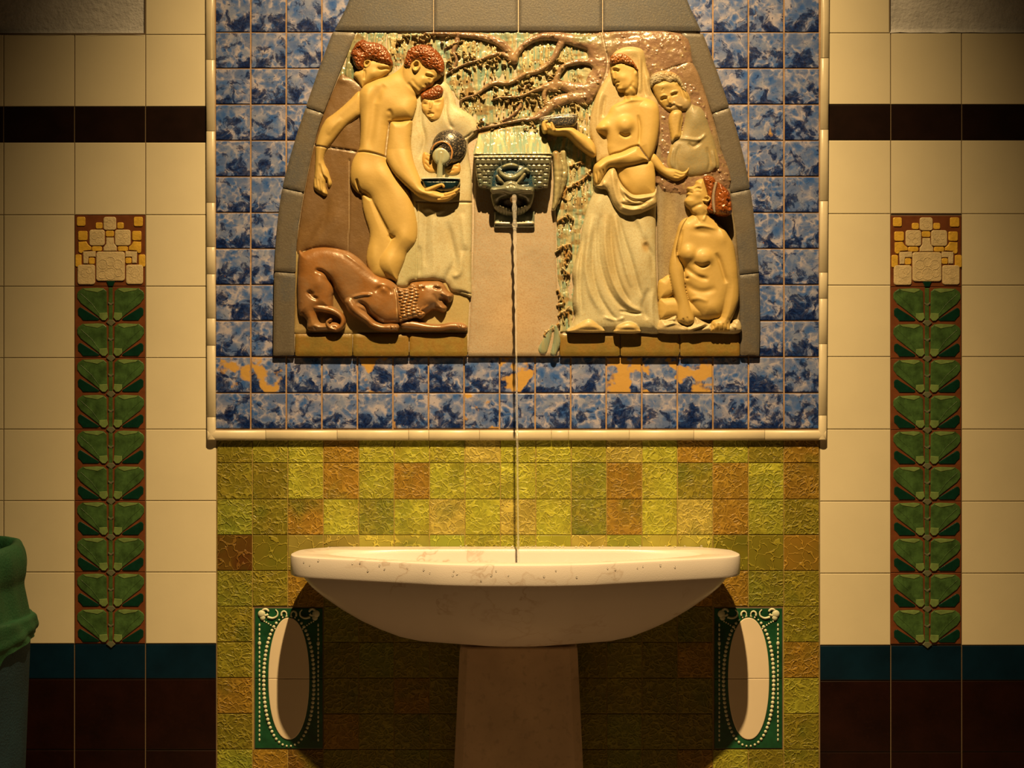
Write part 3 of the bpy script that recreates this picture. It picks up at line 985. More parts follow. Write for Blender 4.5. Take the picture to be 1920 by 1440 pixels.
pool.add([((CX + p[0]) * S, -p[1] * S, (ZR - 74) * S) for p in pr_], [tuple(range(len(pr_)))], 0)
po = pool.build('basin_water', [M['water']]); setp(po, 'shallow clear water standing in the bottom of the marble basin', 'water')

def drop_mesh(r, sq):
    mb = MB(); ball(mb, (0, 0, 0), r * S, 8, 6, 0, sq)
    return mb
first = None
def drop(loc, r, label, group, proto=[None, None]):
    k = 0 if 'front' in label else 1
    if proto[k] is None:
        o = drop_mesh(1, (1, .55, 1.25) if k == 0 else (1, 1, .8)).build('water_drop', [M['water']]); proto[k] = o
    else:
        o = proto[k].copy(); col.objects.link(o)
    o.location = loc; o.scale = (r, r, r); setp(o, label, 'water drop', group)
def front_H(x):
    P = out; best = 0
    for a, b in zip(P, np.roll(P, -1, 0)):
        if (a[0] - x) * (b[0] - x) <= 0 and abs(a[0] - b[0]) > 1e-6:
            t = (x - a[0]) / (b[0] - a[0]); best = max(best, a[1] + (b[1] - a[1]) * t)
    return best
FD = [(581, 1060), (597, 1051), (570, 1054), (661, 1057), (675, 1056), (721, 1067), (712, 1060), (764, 1065), (795, 1068), (806, 1074), (851, 1071), (849, 1079), (857, 1076),
      (902, 1089), (921, 1079), (953, 1079), (930, 1071), (1153, 1068), (1139, 1066), (1195, 1065), (1205, 1062), (1265, 1063), (1081, 1082), (1020, 1081), (690, 1070), (1238, 1060), (1042, 1070)]
for px, py in FD:
    for _ in range(1):
        h = 200
        for _i in range(6):
            xw = (px - 960) * (1 - h / D) - CX
            h = front_H(xw) - .1
        drop(W(px, py, h + .3), random.uniform(1.2, 2.1), 'small clear drop clinging to the front of the basin rim', 'water drops on the rim front')
BD = [864, 874, 930, 947, 960, 948, 961, 985, 990, 998, 1004, 1019, 1024, 1041, 1050, 1056, 1080, 1088, 1092, 1106, 1124, 1130, 1178, 1200, 1266, 1284, 1315, 1248]
for px in BD:
    h = random.uniform(12, 30)
    p = W(px, 1026, h)
    drop((p[0], p[1], (ZR + 1.4) * S), random.uniform(1.3, 2.4), 'tiny glinting splash bead on the back ledge of the basin', 'splash beads on the back ledge')

# ================================================================ bin at the left edge
def cloth(name, c, rough=.75, bd=.0015):
    return plain(name, c, rough, mott=.25, mscale=14, bumpd=bd, bscale=260)
M['bag'] = cloth('green_bag_plastic', (.012, .085, .034), .6)
M['bin'] = cloth('blue_grey_bin', (.012, .050, .085), .7)
HB = 330.0                                          # bin axis, units in front of the wall
bx = -991.0; br = 190.0
bb = MB(); seg = 64; prof = [(.80, FLOOR), (.82, FLOOR + 6), (.93, -760), (1.0, -403), (1.010, -398), (1.012, -392), (.985, -390), (.97, -410), (.80, FLOOR + 20)]
vs_ = []; fs = []
for r, z in prof:
    for k in range(seg):
        a = 2 * math.pi * k / seg
        vs_.append(((bx + br * r * math.cos(a)) * S, (-HB - br * r * math.sin(a)) * S, z * S))
for i in range(len(prof) - 1):
    for k in range(seg):
        l = (k + 1) % seg
        fs.append((i * seg + k, i * seg + l, (i + 1) * seg + l, (i + 1) * seg + k))
fs.append(tuple(range(seg))[::-1])
bb.add(vs_, fs, 0, None, smooth=True)
bo = bb.build('waste_bin', [M['bin']], None, merge=True)
setp(bo, 'tall blue-grey waste bin cut off by the left edge, below the green bag', 'bin')
bgm = MB(); prof = []
# green bag: rolled collar on top, upright neck, fold hanging over the rim and down the front
def bagr(a, i, t):
    return 1 + .012 * math.sin(9 * a + i) + .008 * math.sin(23 * a + 2 * i)
prof = [(.78, -600), (.80, -300), (.84, -268), (.88, -262), (.93, -266), (.965, -282), (.975, -302), (.96, -320), (.935, -330), (.955, -350), (.975, -375),
        (.985, -386), (1.0, -383), (1.024, -386), (1.034, -391), (1.036, -396), (1.046, -402), (1.050, -407), (1.044, -412), (1.036, -414), (1.034, -416), (1.032, -419), (1.036, -423)]
seg = 128
vs_ = []; fs = []
for i, (r, z) in enumerate(prof):
    for k in range(seg):
        a = 2 * math.pi * k / seg
        rr = r * bagr(a, i * .3, 0); zz = z
        if i >= 15:
            fr = min(1, max(0, math.sin(a) - .36) / .45) ** 1.5   # towards the viewer the fold droops much lower
            zz = z - max(0, math.sin(a)) * 30 - fr * (20 if i < 20 else 20 + 380 * ((i - 19) / 3.0))
        elif i > 8:
            zz = z
        elif 1 < i <= 8:
            zz = z - max(0, math.sin(a)) * 12
        vs_.append(((bx + br * rr * math.cos(a)) * S, (-HB - br * rr * math.sin(a)) * S, zz * S))
for i in range(len(prof) - 1):
    for k in range(seg):
        l = (k + 1) % seg
        fs.append((i * seg + k, i * seg + l, (i + 1) * seg + l, (i + 1) * seg + k))
bgm.add(vs_, fs, 0, None, smooth=True)
bag = bgm.build('bin_bag', [M['bag']], None, merge=True)
sd_ = bag.modifiers.new('sub', 'SUBSURF'); sd_.levels = 1; sd_.render_levels = 2
setp(bag, 'dark green bag with a rolled collar folded over the waste bin at the left edge', 'bag')
# ================================================================ glazed relief
SKIN = (.46, .325, .10); ROBE = (.48, .46, .31); CLOAK = (.17, .10, .04); LION = (.26, .12, .036)
TURQ = (.20, .34, .29); HAIR = (.22, .062, .014); BARK = (.23, .145, .10); OLIVE = (.29, .25, .17)
GROUT = (.44, .38, .30); JOINTD = (.10, .06, .03)
M['skin'] = glaze('ochre_skin_glaze', .58, speck=.18, sp_scale=700, speckc=(.60, .36, .08), mott=.10, mscale=22, bumpd=.0003, bscale=120, coat=.04)
M['robe'] = glaze('cream_robe_glaze', .5, speck=.4, sp_scale=420, speckc=(.55, .36, .12), mott=.16, mscale=26, bumpd=.0005, bscale=150, tintc=(.60, .45, .18), tinta=.35, tscale=16, coat=.1)
M['cloak'] = glaze('brown_cloak_glaze', .4, speck=.35, sp_scale=420, speckc=(.20, .11, .05), mott=.3, mscale=16, tintc=(.30, .20, .12), tinta=.5, tscale=10, coat=.25)
M['lion'] = glaze('brown_lion_glaze', .34, speck=.2, sp_scale=600, speckc=(.3, .14, .04), mott=.22, mscale=24, tintc=(.40, .26, .15), tinta=.6, tscale=14, bumpd=.0004, coat=.25, coat_r=.2)
M['foliage'] = glaze('runny_turquoise_glaze', .25, speck=.15, sp_scale=600, speckc=(.55, .38, .16), mott=.2, mscale=14, tintc=(.56, .52, .28), tinta=.8, tscale=34, stretch=(4.5, 1, .55), bumpd=.0016, bscale=60, coat=.7, coat_r=.14)
M['bark'] = glaze('mauve_brown_bark_glaze', .26, speck=.25, sp_scale=500, speckc=(.55, .36, .18), mott=.25, mscale=30, bumpd=.0012, bscale=120, coat=.5, coat_r=.12)
M['hair'] = glaze('rust_hair_glaze', .3, speck=.3, sp_scale=350, speckc=(.18, .04, .01), mott=.3, mscale=60, bumpd=.0008, bscale=220, coat=.2)
M['stone'] = glaze('speckled_grey_brown_glaze', .5, speck=.55, sp_scale=330, speckc=(.20, .18, .14), mott=.2, mscale=14, tintc=(.10, .12, .16), tinta=.55, tscale=9, bumpd=.0005, bscale=260)
M['ledge'] = glaze('mottled_ochre_glaze', .45, speck=.35, sp_scale=300, speckc=(.28, .15, .03), mott=.3, mscale=40, bumpd=.0006, bscale=160, tintc=(.40, .22, .04), tinta=.7, tscale=40)
M['slab'] = glaze('speckled_tan_glaze', .5, speck=.45, sp_scale=330, speckc=(.52, .28, .10), mott=.12, mscale=16, bumpd=.0004, bscale=240)
M['mask'] = glaze('olive_blue_glaze', .24, speck=.2, sp_scale=500, speckc=(.5, .4, .2), mott=.2, mscale=40, bumpd=.0008, bscale=200, coat=.6, coat_r=.1)
M['jar'] = glaze('black_speckled_glaze', .26, speck=.85, sp_scale=330, speckc=(.34, .28, .2), mott=.2, mscale=40, bumpd=.0006, bscale=250, coat=.5, coat_r=.1)
M['bluebowl'] = glaze('deep_blue_black_glaze', .15, speck=.1, sp_scale=400, speckc=(.1, .2, .2), mott=.3, mscale=40, bumpd=.0008, bscale=120, coat=.8, coat_r=.05)

rel = thing('ceramic_relief', 'large arched ceramic relief of bathers, lion and willow set on the blue tiles', 'relief', W(968, 668, 8))

# ---- surround stones: one glazed block each
def block(name, pts, color, mat, H=20, base=8.7, step=4):
    o = relief(name, [poly(pts, base=H - 2.2, amp=2.2, w=3.0, raw=True)], M[mat], color, rel, step=step, back=base, persp=H)
    return o
IL = [(668, 60), (640, 126), (606, 212), (588, 270), (569, 361), (557, 440), (554, 512), (551.5, 625), (551, 667)]
OL = [(624, 58), (598, 128), (573, 201), (552, 265), (529, 352), (519, 430), (514, 509), (512.5, 600), (512, 668)]
IR = [(1278, 61), (1303, 126), (1336, 212), (1353, 280), (1370, 362), (1381, 440), (1387, 515), (1388, 625), (1388, 667)]
OR_ = [(1318, 62), (1343, 128), (1368, 201), (1390, 275), (1407, 354), (1417, 432), (1423, 511), (1425, 600), (1424, 668)]
def dens(P, k=6):
    return smooth_open(P, k)
def side(I, O):
    I = dens(I); O = dens(O)
    nseg = len(I) - 1
    cuts = [0, 12, 24, 36, nseg]
    for a, b in zip(cuts[:-1], cuts[1:]):
        A = I[a:b + 1].copy(); B = O[a:b + 1].copy()
        def pull(P):
            d0 = (P[1] - P[0]) / np.linalg.norm(P[1] - P[0]); d1 = (P[-2] - P[-1]) / np.linalg.norm(P[-2] - P[-1])
            P[0] += d0 * .9; P[-1] += d1 * .9
        pull(A); pull(B)
        c = np.array((.115, .098, .078)) * random.uniform(.9, 1.12)
        block('border_stone', np.vstack([A, B[::-1]]), tuple(c), 'stone')
side(IL, OL); side(IR, OR_)
TX = [(660, 0), (812, 813), (971, 972), (1129, 1130.5), (1283, 1317)]
tops = [(-110, 700), (813, 813), (972, 972), (1130, 1130), (1243, 1317)]
bxs = [626, 813, 972, 1130, 1316]
txs = [700, 813, 972, 1130, 1246]
for i in range(4):
    x0, x1 = bxs[i] + .9, bxs[i + 1] - .9; t0, t1 = txs[i] + .9, txs[i + 1] - .9
    c = np.array((.074, .070, .068)) * random.uniform(.92, 1.1)
    L_ = [(x0, 56.5)] + ([(646, 20), (662, -20), (682, -75), (t0, -125)] if i == 0 else [(t0, -125)])
    R__ = ([(t1, -125), (1262, -75), (1281, -20), (1297, 20)] if i == 3 else [(t1, -125)]) + [(x1, 57.5)]
    block('border_stone', L_ + R__, tuple(c), 'stone', H=21)
for x0, x1 in ((552.5, 661), (661, 767), (767, 877), (1049, 1163), (1163, 1275), (1275, 1388)):
    c = np.array((.23, .165, .035)) * random.uniform(.9, 1.15)
    block('ledge_brick', [(x0 + .9, 626), (x1 - .9, 626), (x1 - .9, 667.5), (x0 + .9, 667.5)], tuple(c), 'ledge', H=21)
block('grout_bed', [(705, -122), (1240, -122), (1300, 40), (1345, 200), (1385, 400), (1400, 660), (530, 660), (555, 400), (600, 200), (640, 40)], GROUT, 'slab', H=14, step=10)

# ---- central slab below the spout
relief('centre_slab', [poly([(889.5, 300), (1042, 300), (1042, 420), (1043, 500), (1046, 560), (1049, 667.5), (877, 667.5), (884, 540), (889, 430)], base=17, amp=2.5, w=3, raw=True),
    fn(lambda x, y: (fnoise(x / 20, y / 20, 4) - .5) * 1.0)], M['slab'], (.36, .305, .23), rel, step=3, back=8.7, persp=20,
    tints=[('blob', (960, 600, 60, 70), (.66, .40, .14), .25, 1), ('blob', (1030, 640, 25, 40), (.5, .40, .30), .5, 2)])

# ---- willow foliage: hanging leaf strands with thick drips
def foliage_h(x, y):
    strand = vnoise(x / 3.6 + 2.0 * vnoise(x / 40, y / 30, 2), y / 34, 1)
    strand2 = vnoise(x / 7.5, y / 60, 7)
    lump = fnoise(x / 9, y / 9, 11)
    tier = np.sin((y + 9 * vnoise(x / 38, 1, 3) + .25 * (x - 900)) / 9.5)
    return 3.2 * strand + 2.4 * strand2 + 1.6 * lump * (lump > .5) + .9 * tier - 3
FOL = [(668.5, 60.5), (1145, 60.5), (1160, 110), (1130, 170), (1115, 230), (1125, 300), (1120, 350), (1105, 385), (1090, 430), (1083, 500), (1080, 540), (1077, 590), (1070, 622.5),
       (1050.5, 622.5), (1048, 560), (1044.5, 500), (1043, 420), (1043, 292), (884, 292), (898, 244), (872, 208), (850, 170), (780, 170), (690, 190), (632, 160), (640, 126)]
def drip(x, y):
    a = vnoise(x / 3.6 + 2.0 * vnoise(x / 40, y / 30, 2), y / 34, 1)
    return np.clip((a - .48) * 5, 0, 1) * .8
def clump(x, y):
    c = fnoise(x / 26, y / 11, 21)
    return np.clip((c - .56) * 8, 0, 1)
relief('willow_foliage', [poly(FOL, base=14, amp=1.5, w=3, raw=True), fn(foliage_h),
    line([(830, 75), (845, 110), (850, 140)], 5, 3), line([(884, 247), (930, 232), (985, 224), (1012, 232)], 2.0, -3, taper=False), line([(968, 62), (967, 110), (964, 152)], 1.4, -3, taper=False),
    line([(850, 62), (851, 80), (848, 100)], 1.2, -2), line([(881, 290), (896, 244), (871, 207)], 2, -4, taper=False)],
    M['foliage'], TURQ, rel, step=1.5, back=8.7, persp=17,
    tints=[('fn', drip, (0.50, 0.44, 0.25), 1, 0), ('fn', clump, (0.240, 0.120, 0.030), .75, 0), ('blob', (650, 120, 40, 45), (0.132, 0.162, 0.078), .7, 1.5),
           ('line', [(968, 62), (967, 110), (964, 152)], GROUT, 1, 1.3), ('line', [(884, 247), (930, 232), (985, 224)], GROUT, .8, 1.2)])

# leafy right-hand reveal of the spout and the sprigs that trail down the slab's edge
sp_l = [stroke([(1042, 288, 7), (1046, 310, 9), (1046, 340, 8), (1042, 375, 6), (1038, 391, 4)], 26, 12), stroke([(1056, 285, 6), (1060, 320, 6), (1052, 350, 7), (1046, 378, 4)], 19, 10)]
relief('leafy_strand', sp_l + [fn(lambda x, y: 2.6 * vnoise(x / 3.5, y / 30, 5) + 1.5 * fnoise(x / 6, y / 9, 2) - 2 + 3 * np.abs(vnoise(x / 5, y / 11, 9) - .5))], M['foliage'], (0.276, 0.252, 0.144), rel, step=1.5, back=8.7, tints=[('blob', (1044, 290, 8, 25), (0.252, 0.132, 0.042), .7, 2)])
def sprig(pts, seed):
    L = []
    rr = random.Random(seed)
    q = smooth_open(pts, 4)
    for (x, y) in q[:, :2]:
        L.append(stroke([(x + rr.uniform(-3, 3), y + rr.uniform(-2, 2), rr.uniform(1.2, 2.8)), (x + rr.uniform(-6, 6), y + rr.uniform(1, 8), rr.uniform(.8, 1.8))], 18, rr.uniform(3, 6), sub=3))
    q2 = [(p[0], p[1], 2.0) for p in pts]
    L.append(stroke(q2, 19, 4))
    for k in range(4):
        x, y = q[rr.randrange(len(q)), :2]
        L.append(stroke([(x, y, 1.1), (x + rr.uniform(-2, 2), y + 14, .9), (x + rr.uniform(-3, 3), y + rr.uniform(20, 34), .8)], 17, 3, sub=3))
    relief('willow_sprig', L, M['foliage'], (0.300, 0.162, 0.042), rel, step=1.1, back=9, persp=19, tints=[('fn', lambda x, y: np.clip(fnoise(x / 5, y / 9, seed) * 4 - 1.8, 0, 1), (0.396, 0.360, 0.216), .8, 0)])
sprig([(1048, 413), (1058, 407), (1066, 402), (1074, 410)], 1)
sprig([(1046, 466), (1056, 461), (1067, 458)], 2)
sprig([(1067, 470), (1062, 482), (1056, 492), (1058, 505), (1067, 515)], 3)
sprig([(1047, 545), (1053, 558), (1056, 568), (1047, 570)], 4)
sprig([(1066, 576), (1058, 584), (1052, 586)], 5)
sprig([(1047, 607), (1038, 614), (1028, 620), (1020, 628)], 6)
sprig([(1107, 320), (1098, 332), (1086, 340), (1072, 347), (1062, 355), (1057, 372)], 7)
sprig([(1070, 310), (1080, 307), (1090, 303)], 8)
relief('leaf_spray', [stroke([(1042, 612, 3), (1044, 640, 7), (1038, 662, 6)], 20, 5), stroke([(1036, 610, 2), (1028, 630, 6), (1018, 655, 9)], 19.5, 3)] + [line([(1036 + 3 * k, 622), (1034 + 4 * k, 660)], .8, -1.5) for k in range(4)],
       M['foliage'], (0.240, 0.312, 0.240), rel, step=1.2, back=9, persp=22)

# ---- tree with its branches
TR = [poly([(1118, 60.5), (1277, 61), (1302, 126), (1335, 212), (1350, 270), (1368, 355), (1240, 360), (1230, 250), (1222, 150), (1150, 100), (1136, 160), (1122, 175), (1108, 192), (1092, 196), (1078, 188), (1092, 160), (1110, 140), (1104, 110), (1100, 84)], 17, 9, 20),
      stroke([(1140, 84, 24), (1105, 80, 14), (1075, 74, 11), (1045, 68, 9), (1015, 68, 7), (990, 78, 6), (972, 96, 6), (964, 112, 7)], 18, 9, 5),
      stroke([(798, 62, 3), (830, 63, 4), (868, 64, 5), (905, 68, 7), (935, 78, 8), (955, 95, 8), (964, 112, 8)], 18, 7, 4),
      stroke([(960, 110, 7), (940, 100, 4), (918, 104, 3.4), (897, 112, 3), (876, 118, 2.6), (850, 130, 2), (838, 138, 1.5)], 18, 6, 4),
      stroke([(1056, 72, 9), (1046, 92, 6), (1038, 108, 6), (1022, 124, 6), (1004, 134, 5), (985, 138, 5), (968, 148, 5), (950, 155, 4.5), (932, 154, 5), (918, 158, 5), (904, 168, 4), (890, 178, 3), (872, 183, 3), (864, 188, 3)], 18, 7, 4),
      stroke([(1128, 120, 22), (1108, 116, 8), (1086, 115, 6), (1064, 120, 6), (1050, 132, 6), (1042, 150, 6)], 18, 8, 4),
      stroke([(1126, 150, 26), (1105, 168, 17), (1082, 168, 14), (1060, 160, 10), (1040, 158, 9), (1022, 162, 7), (1004, 168, 4), (975, 180, 3), (940, 182, 3), (925, 186, 2)], 18, 8, 5),
      stroke([(1100, 178, 12), (1072, 182, 10), (1048, 188, 11), (1030, 200, 9), (1014, 214, 7), (1000, 222, 5), (978, 224, 3.5), (950, 230, 3), (925, 236, 3), (900, 241, 2.4), (888, 246, 2)], 18, 8, 4),
      stroke([(1042, 165, 7), (1026, 166, 5), (1020, 178, 4.5), (1024, 192, 5), (1036, 196, 6)], 19, 6, 3),
      stroke([(858, 66, 5), (856, 80, 5), (850, 96, 4), (856, 112, 3), (850, 128, 3)], 18, 5, 3),
      stroke([(858, 78, 3), (846, 84, 2.5), (834, 90, 2)], 18, 5, 2),
      stroke([(985, 160, 3), (978, 176, 4), (976, 196, 3.4), (962, 214, 3), (940, 226, 2)], 17.5, 4, 2)]
def bark_h(x, y):
    n = fnoise(x / 5.5, y / 5.5, 31)
    return 2.6 * np.clip(n - .62, 0, 1) * 4 + 1.0 * (fnoise(x / 16, y / 12, 8) - .5) * 3
def crust(x, y): return np.clip(fnoise(x / 6, y / 5, 44) * 6 - 3.3, 0, 1)
relief('willow_tree', TR + [fn(bark_h), blob(1078, 129, 15, 4, 8, -16, 2), blob(915, 172, 7, 4, 0, -14, 2), blob(1098, 98, 14, 4, 48, -5), blob(1180, 68, 45, 8, -8, -5),
     line([(1233, 138), (1262, 126), (1298, 118)], 1.4, -3, taper=False), line([(1128, 60), (1133, 85), (1139, 110), (1137, 135), (1128, 158), (1114, 185)], 1.5, -4, taper=False)],
    M['bark'], BARK, rel, step=1.4, back=8.7, persp=24,
    tints=[('fn', crust, (0.360, 0.276, 0.132), .45, 0), ('blob', (1140, 84, 22, 22), (0.276, 0.228, 0.144), .6, 2), ('blob', (1100, 72, 26, 9), (0.204, 0.252, 0.156), .9, 2), ('blob', (960, 150, 130, 60), (0.312, 0.216, 0.102), .5, 2),
           ('line', [(1128, 60), (1133, 85), (1139, 110), (1137, 135), (1128, 158)], GROUT, 1, 1.5), ('line', [(1228, 142), (1262, 126), (1298, 118)], GROUT, .9, 1.3)])
# twigs and leaf curls crusting the branches
def curls(name, n, box, seed, base=20):
    rr = random.Random(seed); L = []
    for k in range(n):
        x = rr.uniform(box[0], box[2]); y = rr.uniform(box[1], box[3]); a = rr.uniform(-.9, .5)
        l = rr.uniform(4, 10)
        L.append(stroke([(x, y, rr.uniform(.8, 1.5)), (x + l * math.cos(a) * .5, y - l * math.sin(a) * .5 + rr.uniform(-2, 2), rr.uniform(1.2, 2.2)), (x + l * math.cos(a), y - l * math.sin(a), .7)], base, rr.uniform(3, 6), sub=3))
    relief(name, L, M['foliage'], (0.360, 0.276, 0.120), rel, step=1.1, back=10, persp=22, tints=[('fn', lambda x, y: np.clip(fnoise(x / 7, y / 7, seed) * 5 - 2.4, 0, 1), (0.252, 0.120, 0.030), .8, 0)])
for b_, n_, s_ in (((835, 66, 880, 140), 34, 1), ((880, 100, 960, 125), 26, 2), ((960, 140, 1050, 200), 52, 3), ((870, 225, 1010, 250), 40, 4), ((925, 155, 1000, 190), 26, 5),
                   ((1012, 175, 1100, 205), 24, 6), ((740, 62, 840, 84), 26, 7), ((862, 168, 905, 192), 16, 8), ((1020, 112, 1060, 150), 18, 9)):
    curls('leaf_curls', n_, b_, s_)


# long glazed leaf drips hanging from the branches
def drips(seed, spots):
    rr = random.Random(seed); L = []
    for (x0, y0, x1, y1, n, ln) in spots:
        for k in range(n):
            t = rr.random(); x = x0 + (x1 - x0) * t + rr.uniform(-2, 2); y = y0 + (y1 - y0) * t + rr.uniform(0, 5); l = ln * rr.uniform(.4, 1.1)
            L.append(stroke([(x, y, rr.uniform(.7, 1.2)), (x + rr.uniform(-2, 2), y + l * .5, rr.uniform(.6, 1.0)), (x + rr.uniform(-3, 3), y + l, rr.uniform(.9, 1.6))], 17, rr.uniform(1.6, 3.2), sub=3))
    relief('leaf_drips', L, M['foliage'], (.52, .45, .24), rel, step=1.1, back=10, persp=20, tints=[('fn', lambda x, y: np.clip(fnoise(x / 5, y / 8, seed) * 5 - 2.6, 0, 1), (.34, .20, .06), .7, 0)])
for k_, sp_ in enumerate([(690, 66, 760, 68, 18, 36), (850, 72, 935, 84, 24, 34), (845, 130, 945, 104, 22, 34), (975, 96, 1035, 78, 18, 40), (1050, 90, 1075, 84, 8, 26), (925, 162, 1015, 135, 24, 30), (868, 190, 905, 175, 10, 26), (925, 188, 1000, 172, 20, 36), (1020, 180, 1050, 200, 8, 18), (1050, 196, 1112, 190, 20, 26), (1060, 134, 1090, 136, 8, 16), (900, 246, 1000, 228, 32, 44), (1000, 228, 1012, 240, 5, 40), (1085, 205, 1106, 212, 8, 50), (1060, 356, 1100, 338, 10, 34)]):
    drips(3 + k_, [sp_])
# foliage sweeping forward over the top of the spout block
relief('leafy_hood', [poly([(897, 247), (940, 236), (985, 229), (1012, 238), (1026, 262), (1035, 290.5), (960, 290.5), (887, 290.5), (892, 268)], lambda Q: 19 + np.clip((Q[:, 1] - 238) / 55, 0, 1) ** 1.4 * 38, 2, 4, raw=True), fn(lambda x, y: foliage_h(x, y) * 1.1)],
       M['foliage'], TURQ, rel, step=1.3, back=10, persp=44, tints=[('fn', drip, (.52, .46, .26), 1, 0), ('line', [(888, 292), (960, 293), (1034, 292)], (.40, .34, .2), .8, 3), ('line', [(897, 247), (940, 236), (985, 229), (1012, 238)], (.34, .20, .07), .8, 4)])

# ---- figures ------------------------------------------------------------
def figure(name, label):
    # a carved figure is one continuous mesh; hair, veil and vessels are its children
    return name

# second man, behind: brown cloak
cloak = relief('brown_cloak', [poly([(637, 141), (648, 141), (662, 147), (674, 156), (690, 165), (700, 220), (700, 300), (706, 380), (712, 450), (706, 500), (690, 510), (660, 480), (630, 466), (600, 463), (575, 468), (556, 480), (558, 440), (570, 361), (589, 270), (607, 212)], 15, 5, 16, raw=False),
      line([(613, 360), (611, 400), (602, 425), (588, 450), (584, 470)], 7, -2.5), blob(628, 420, 14, 40, 8, 2.5), blob(650, 250, 12, 40, 0, 3),
      line([(655, 300), (655, 400), (652, 470)], 1.4, -3, taper=False), line([(587, 271), (628, 278), (668, 284)], 1.5, -4, taper=False), blob(640, 150, 12, 6, 10, 3),
      fn(lambda x, y: 1.2 * (fnoise(x / 14, y / 26, 12) - .5))],
      M['cloak'], CLOAK, rel, step=2, back=9, persp=18,
      tints=[('line', [(655, 300), (655, 400), (652, 470)], (.34, .25, .15), 1, 1.3), ('line', [(587, 271), (628, 278), (640, 280)], GROUT, .9, 1.3)])
behind = relief('rear_man', [poly([(664, 134), (672, 128), (681, 120), (690, 110), (706, 110), (722, 114), (736, 119), (734, 125), (731, 131), (722, 138), (710, 146), (695, 152), (684, 158), (678, 164), (668, 150), (662, 142)], 17, 10, 14),
      stroke([(688, 113.5, 1.6), (693, 114.5, 1.8), (693, 120, 1.8), (688, 125, 2.0), (684, 124, 1.8), (683.5, 117, 1.7), (688, 113.5, 1.6)], 25, 3.5),
      line([(706, 127), (713, 130), (724, 128), (732, 130)], 2.2, -3.5), line([(724, 118), (732, 122), (731, 128)], 1.8, -2.2), blob(716, 122, 8, 4, 10, 2.0), blob(700, 137, 9, 8, -30, 2.5), line([(682, 150), (684, 138), (682, 130)], 2.5, -3), blob(688, 119.5, 2, 2.4, 0, -3.0)],
      M['skin'], SKIN, rel, step=1.0, back=10, persp=26)
def curl_h(amp, sc_, seed):
    amp = amp * .62; sc_ = sc_ * .85
    def f(x, y):
        a = vnoise(x / sc_, y / sc_, seed); b = vnoise((x + y) / sc_ / 1.3, (x - y) / sc_ / 1.3, seed + 3)
        return amp * (1 - abs(a - b) * 2.4)
    return f
relief('rear_man_hair', [poly([(656, 99), (663, 85), (668, 78), (679, 71.5), (689, 76), (700, 77), (713, 80), (724, 89), (731, 101), (736, 115), (735, 121), (729, 119.5), (713, 117.5), (704, 113), (695, 110), (685, 113), (682, 120), (681, 128), (671, 129), (663, 119), (659, 106)], 22, 11, 14),
      fn(curl_h(2.4, 3.2, 3)), line([(684, 100), (672, 92), (664, 96)], 3, -2.5), blob(680, 82, 9, 7, 0, 2)], M['hair'], HAIR, behind, step=1.0, back=12, persp=32)

# veiled girl with the jug
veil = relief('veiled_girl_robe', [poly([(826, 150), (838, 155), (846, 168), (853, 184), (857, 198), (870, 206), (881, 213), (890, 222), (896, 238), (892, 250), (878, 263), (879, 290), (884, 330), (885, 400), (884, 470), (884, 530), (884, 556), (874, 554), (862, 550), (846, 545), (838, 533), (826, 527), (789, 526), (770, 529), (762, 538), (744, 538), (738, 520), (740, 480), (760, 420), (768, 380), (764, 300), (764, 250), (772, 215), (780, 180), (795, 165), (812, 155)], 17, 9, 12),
      blob(850, 225, 26, 24, 30, 5), blob(815, 300, 28, 45, 0, 3), line([(838, 172), (836, 205), (842, 232), (852, 242)], 3.5, -3), line([(790, 195), (789, 228), (796, 262), (786, 300)], 4, -3.5), line([(864, 262), (876, 256), (888, 246)], 1.5, -3),
      line([(838, 415), (846, 450), (852, 490), (838, 520), (836, 536)], 6, -4), line([(815, 390), (812, 440), (814, 500), (808, 528)], 7, 3.2), line([(800, 385), (797, 440), (796, 500)], 5, -2.8), line([(866, 470), (862, 510), (848, 520)], 5, 3.2), line([(866, 400), (870, 440), (874, 470)], 6, 2.5),
      line([(792, 395), (806, 392), (820, 398), (835, 392)], 4, 3), line([(781, 378), (830, 381), (860, 379), (884, 379)], 1.3, -4, taper=False), line([(782, 382), (782, 440), (780, 522)], 1.4, -3, taper=False), line([(786, 460), (788, 490), (786, 520)], 4, -2.5),
      line([(845, 555), (860, 546), (883, 551)], 1.3, -3, taper=False)],
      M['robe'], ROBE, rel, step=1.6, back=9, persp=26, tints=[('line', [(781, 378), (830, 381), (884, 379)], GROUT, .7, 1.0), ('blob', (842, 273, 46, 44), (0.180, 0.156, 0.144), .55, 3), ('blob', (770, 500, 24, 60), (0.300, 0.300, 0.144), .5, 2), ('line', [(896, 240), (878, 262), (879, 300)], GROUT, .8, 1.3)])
gface = relief('girl_face', [poly([(789, 188), (791, 180), (802, 182), (815, 184), (826, 181), (832, 180), (833, 195), (831, 210), (826, 222), (818, 227), (810, 228), (802, 223), (795, 214), (790, 203)], 23, 9, 15),
      blob(797, 195, 4.5, 2.4, 5, -2.6), blob(820, 192, 4.5, 2.3, -6, -2.6), line([(808, 190), (808, 199), (806, 206)], 2.2, 3.4), blob(806, 207, 3, 1.8, 0, 2), line([(800, 215), (808, 212.5), (815, 214)], 1.5, -2.4), line([(803, 218.5), (808, 219.5), (813, 217.5)], 1.6, 1.6), blob(809, 223, 4, 2.5, 0, 1.8), line([(791, 189), (797, 187.5), (803, 190)], 1.4, 1.4), line([(813, 189), (820, 186.5), (828, 188)], 1.4, 1.4), blob(797, 206, 5, 5, 0, 1.2), blob(821, 204, 5, 5, 0, 1.2)],
      M['skin'], (0.468, 0.312, 0.096), veil, step=.9, back=15, persp=31)
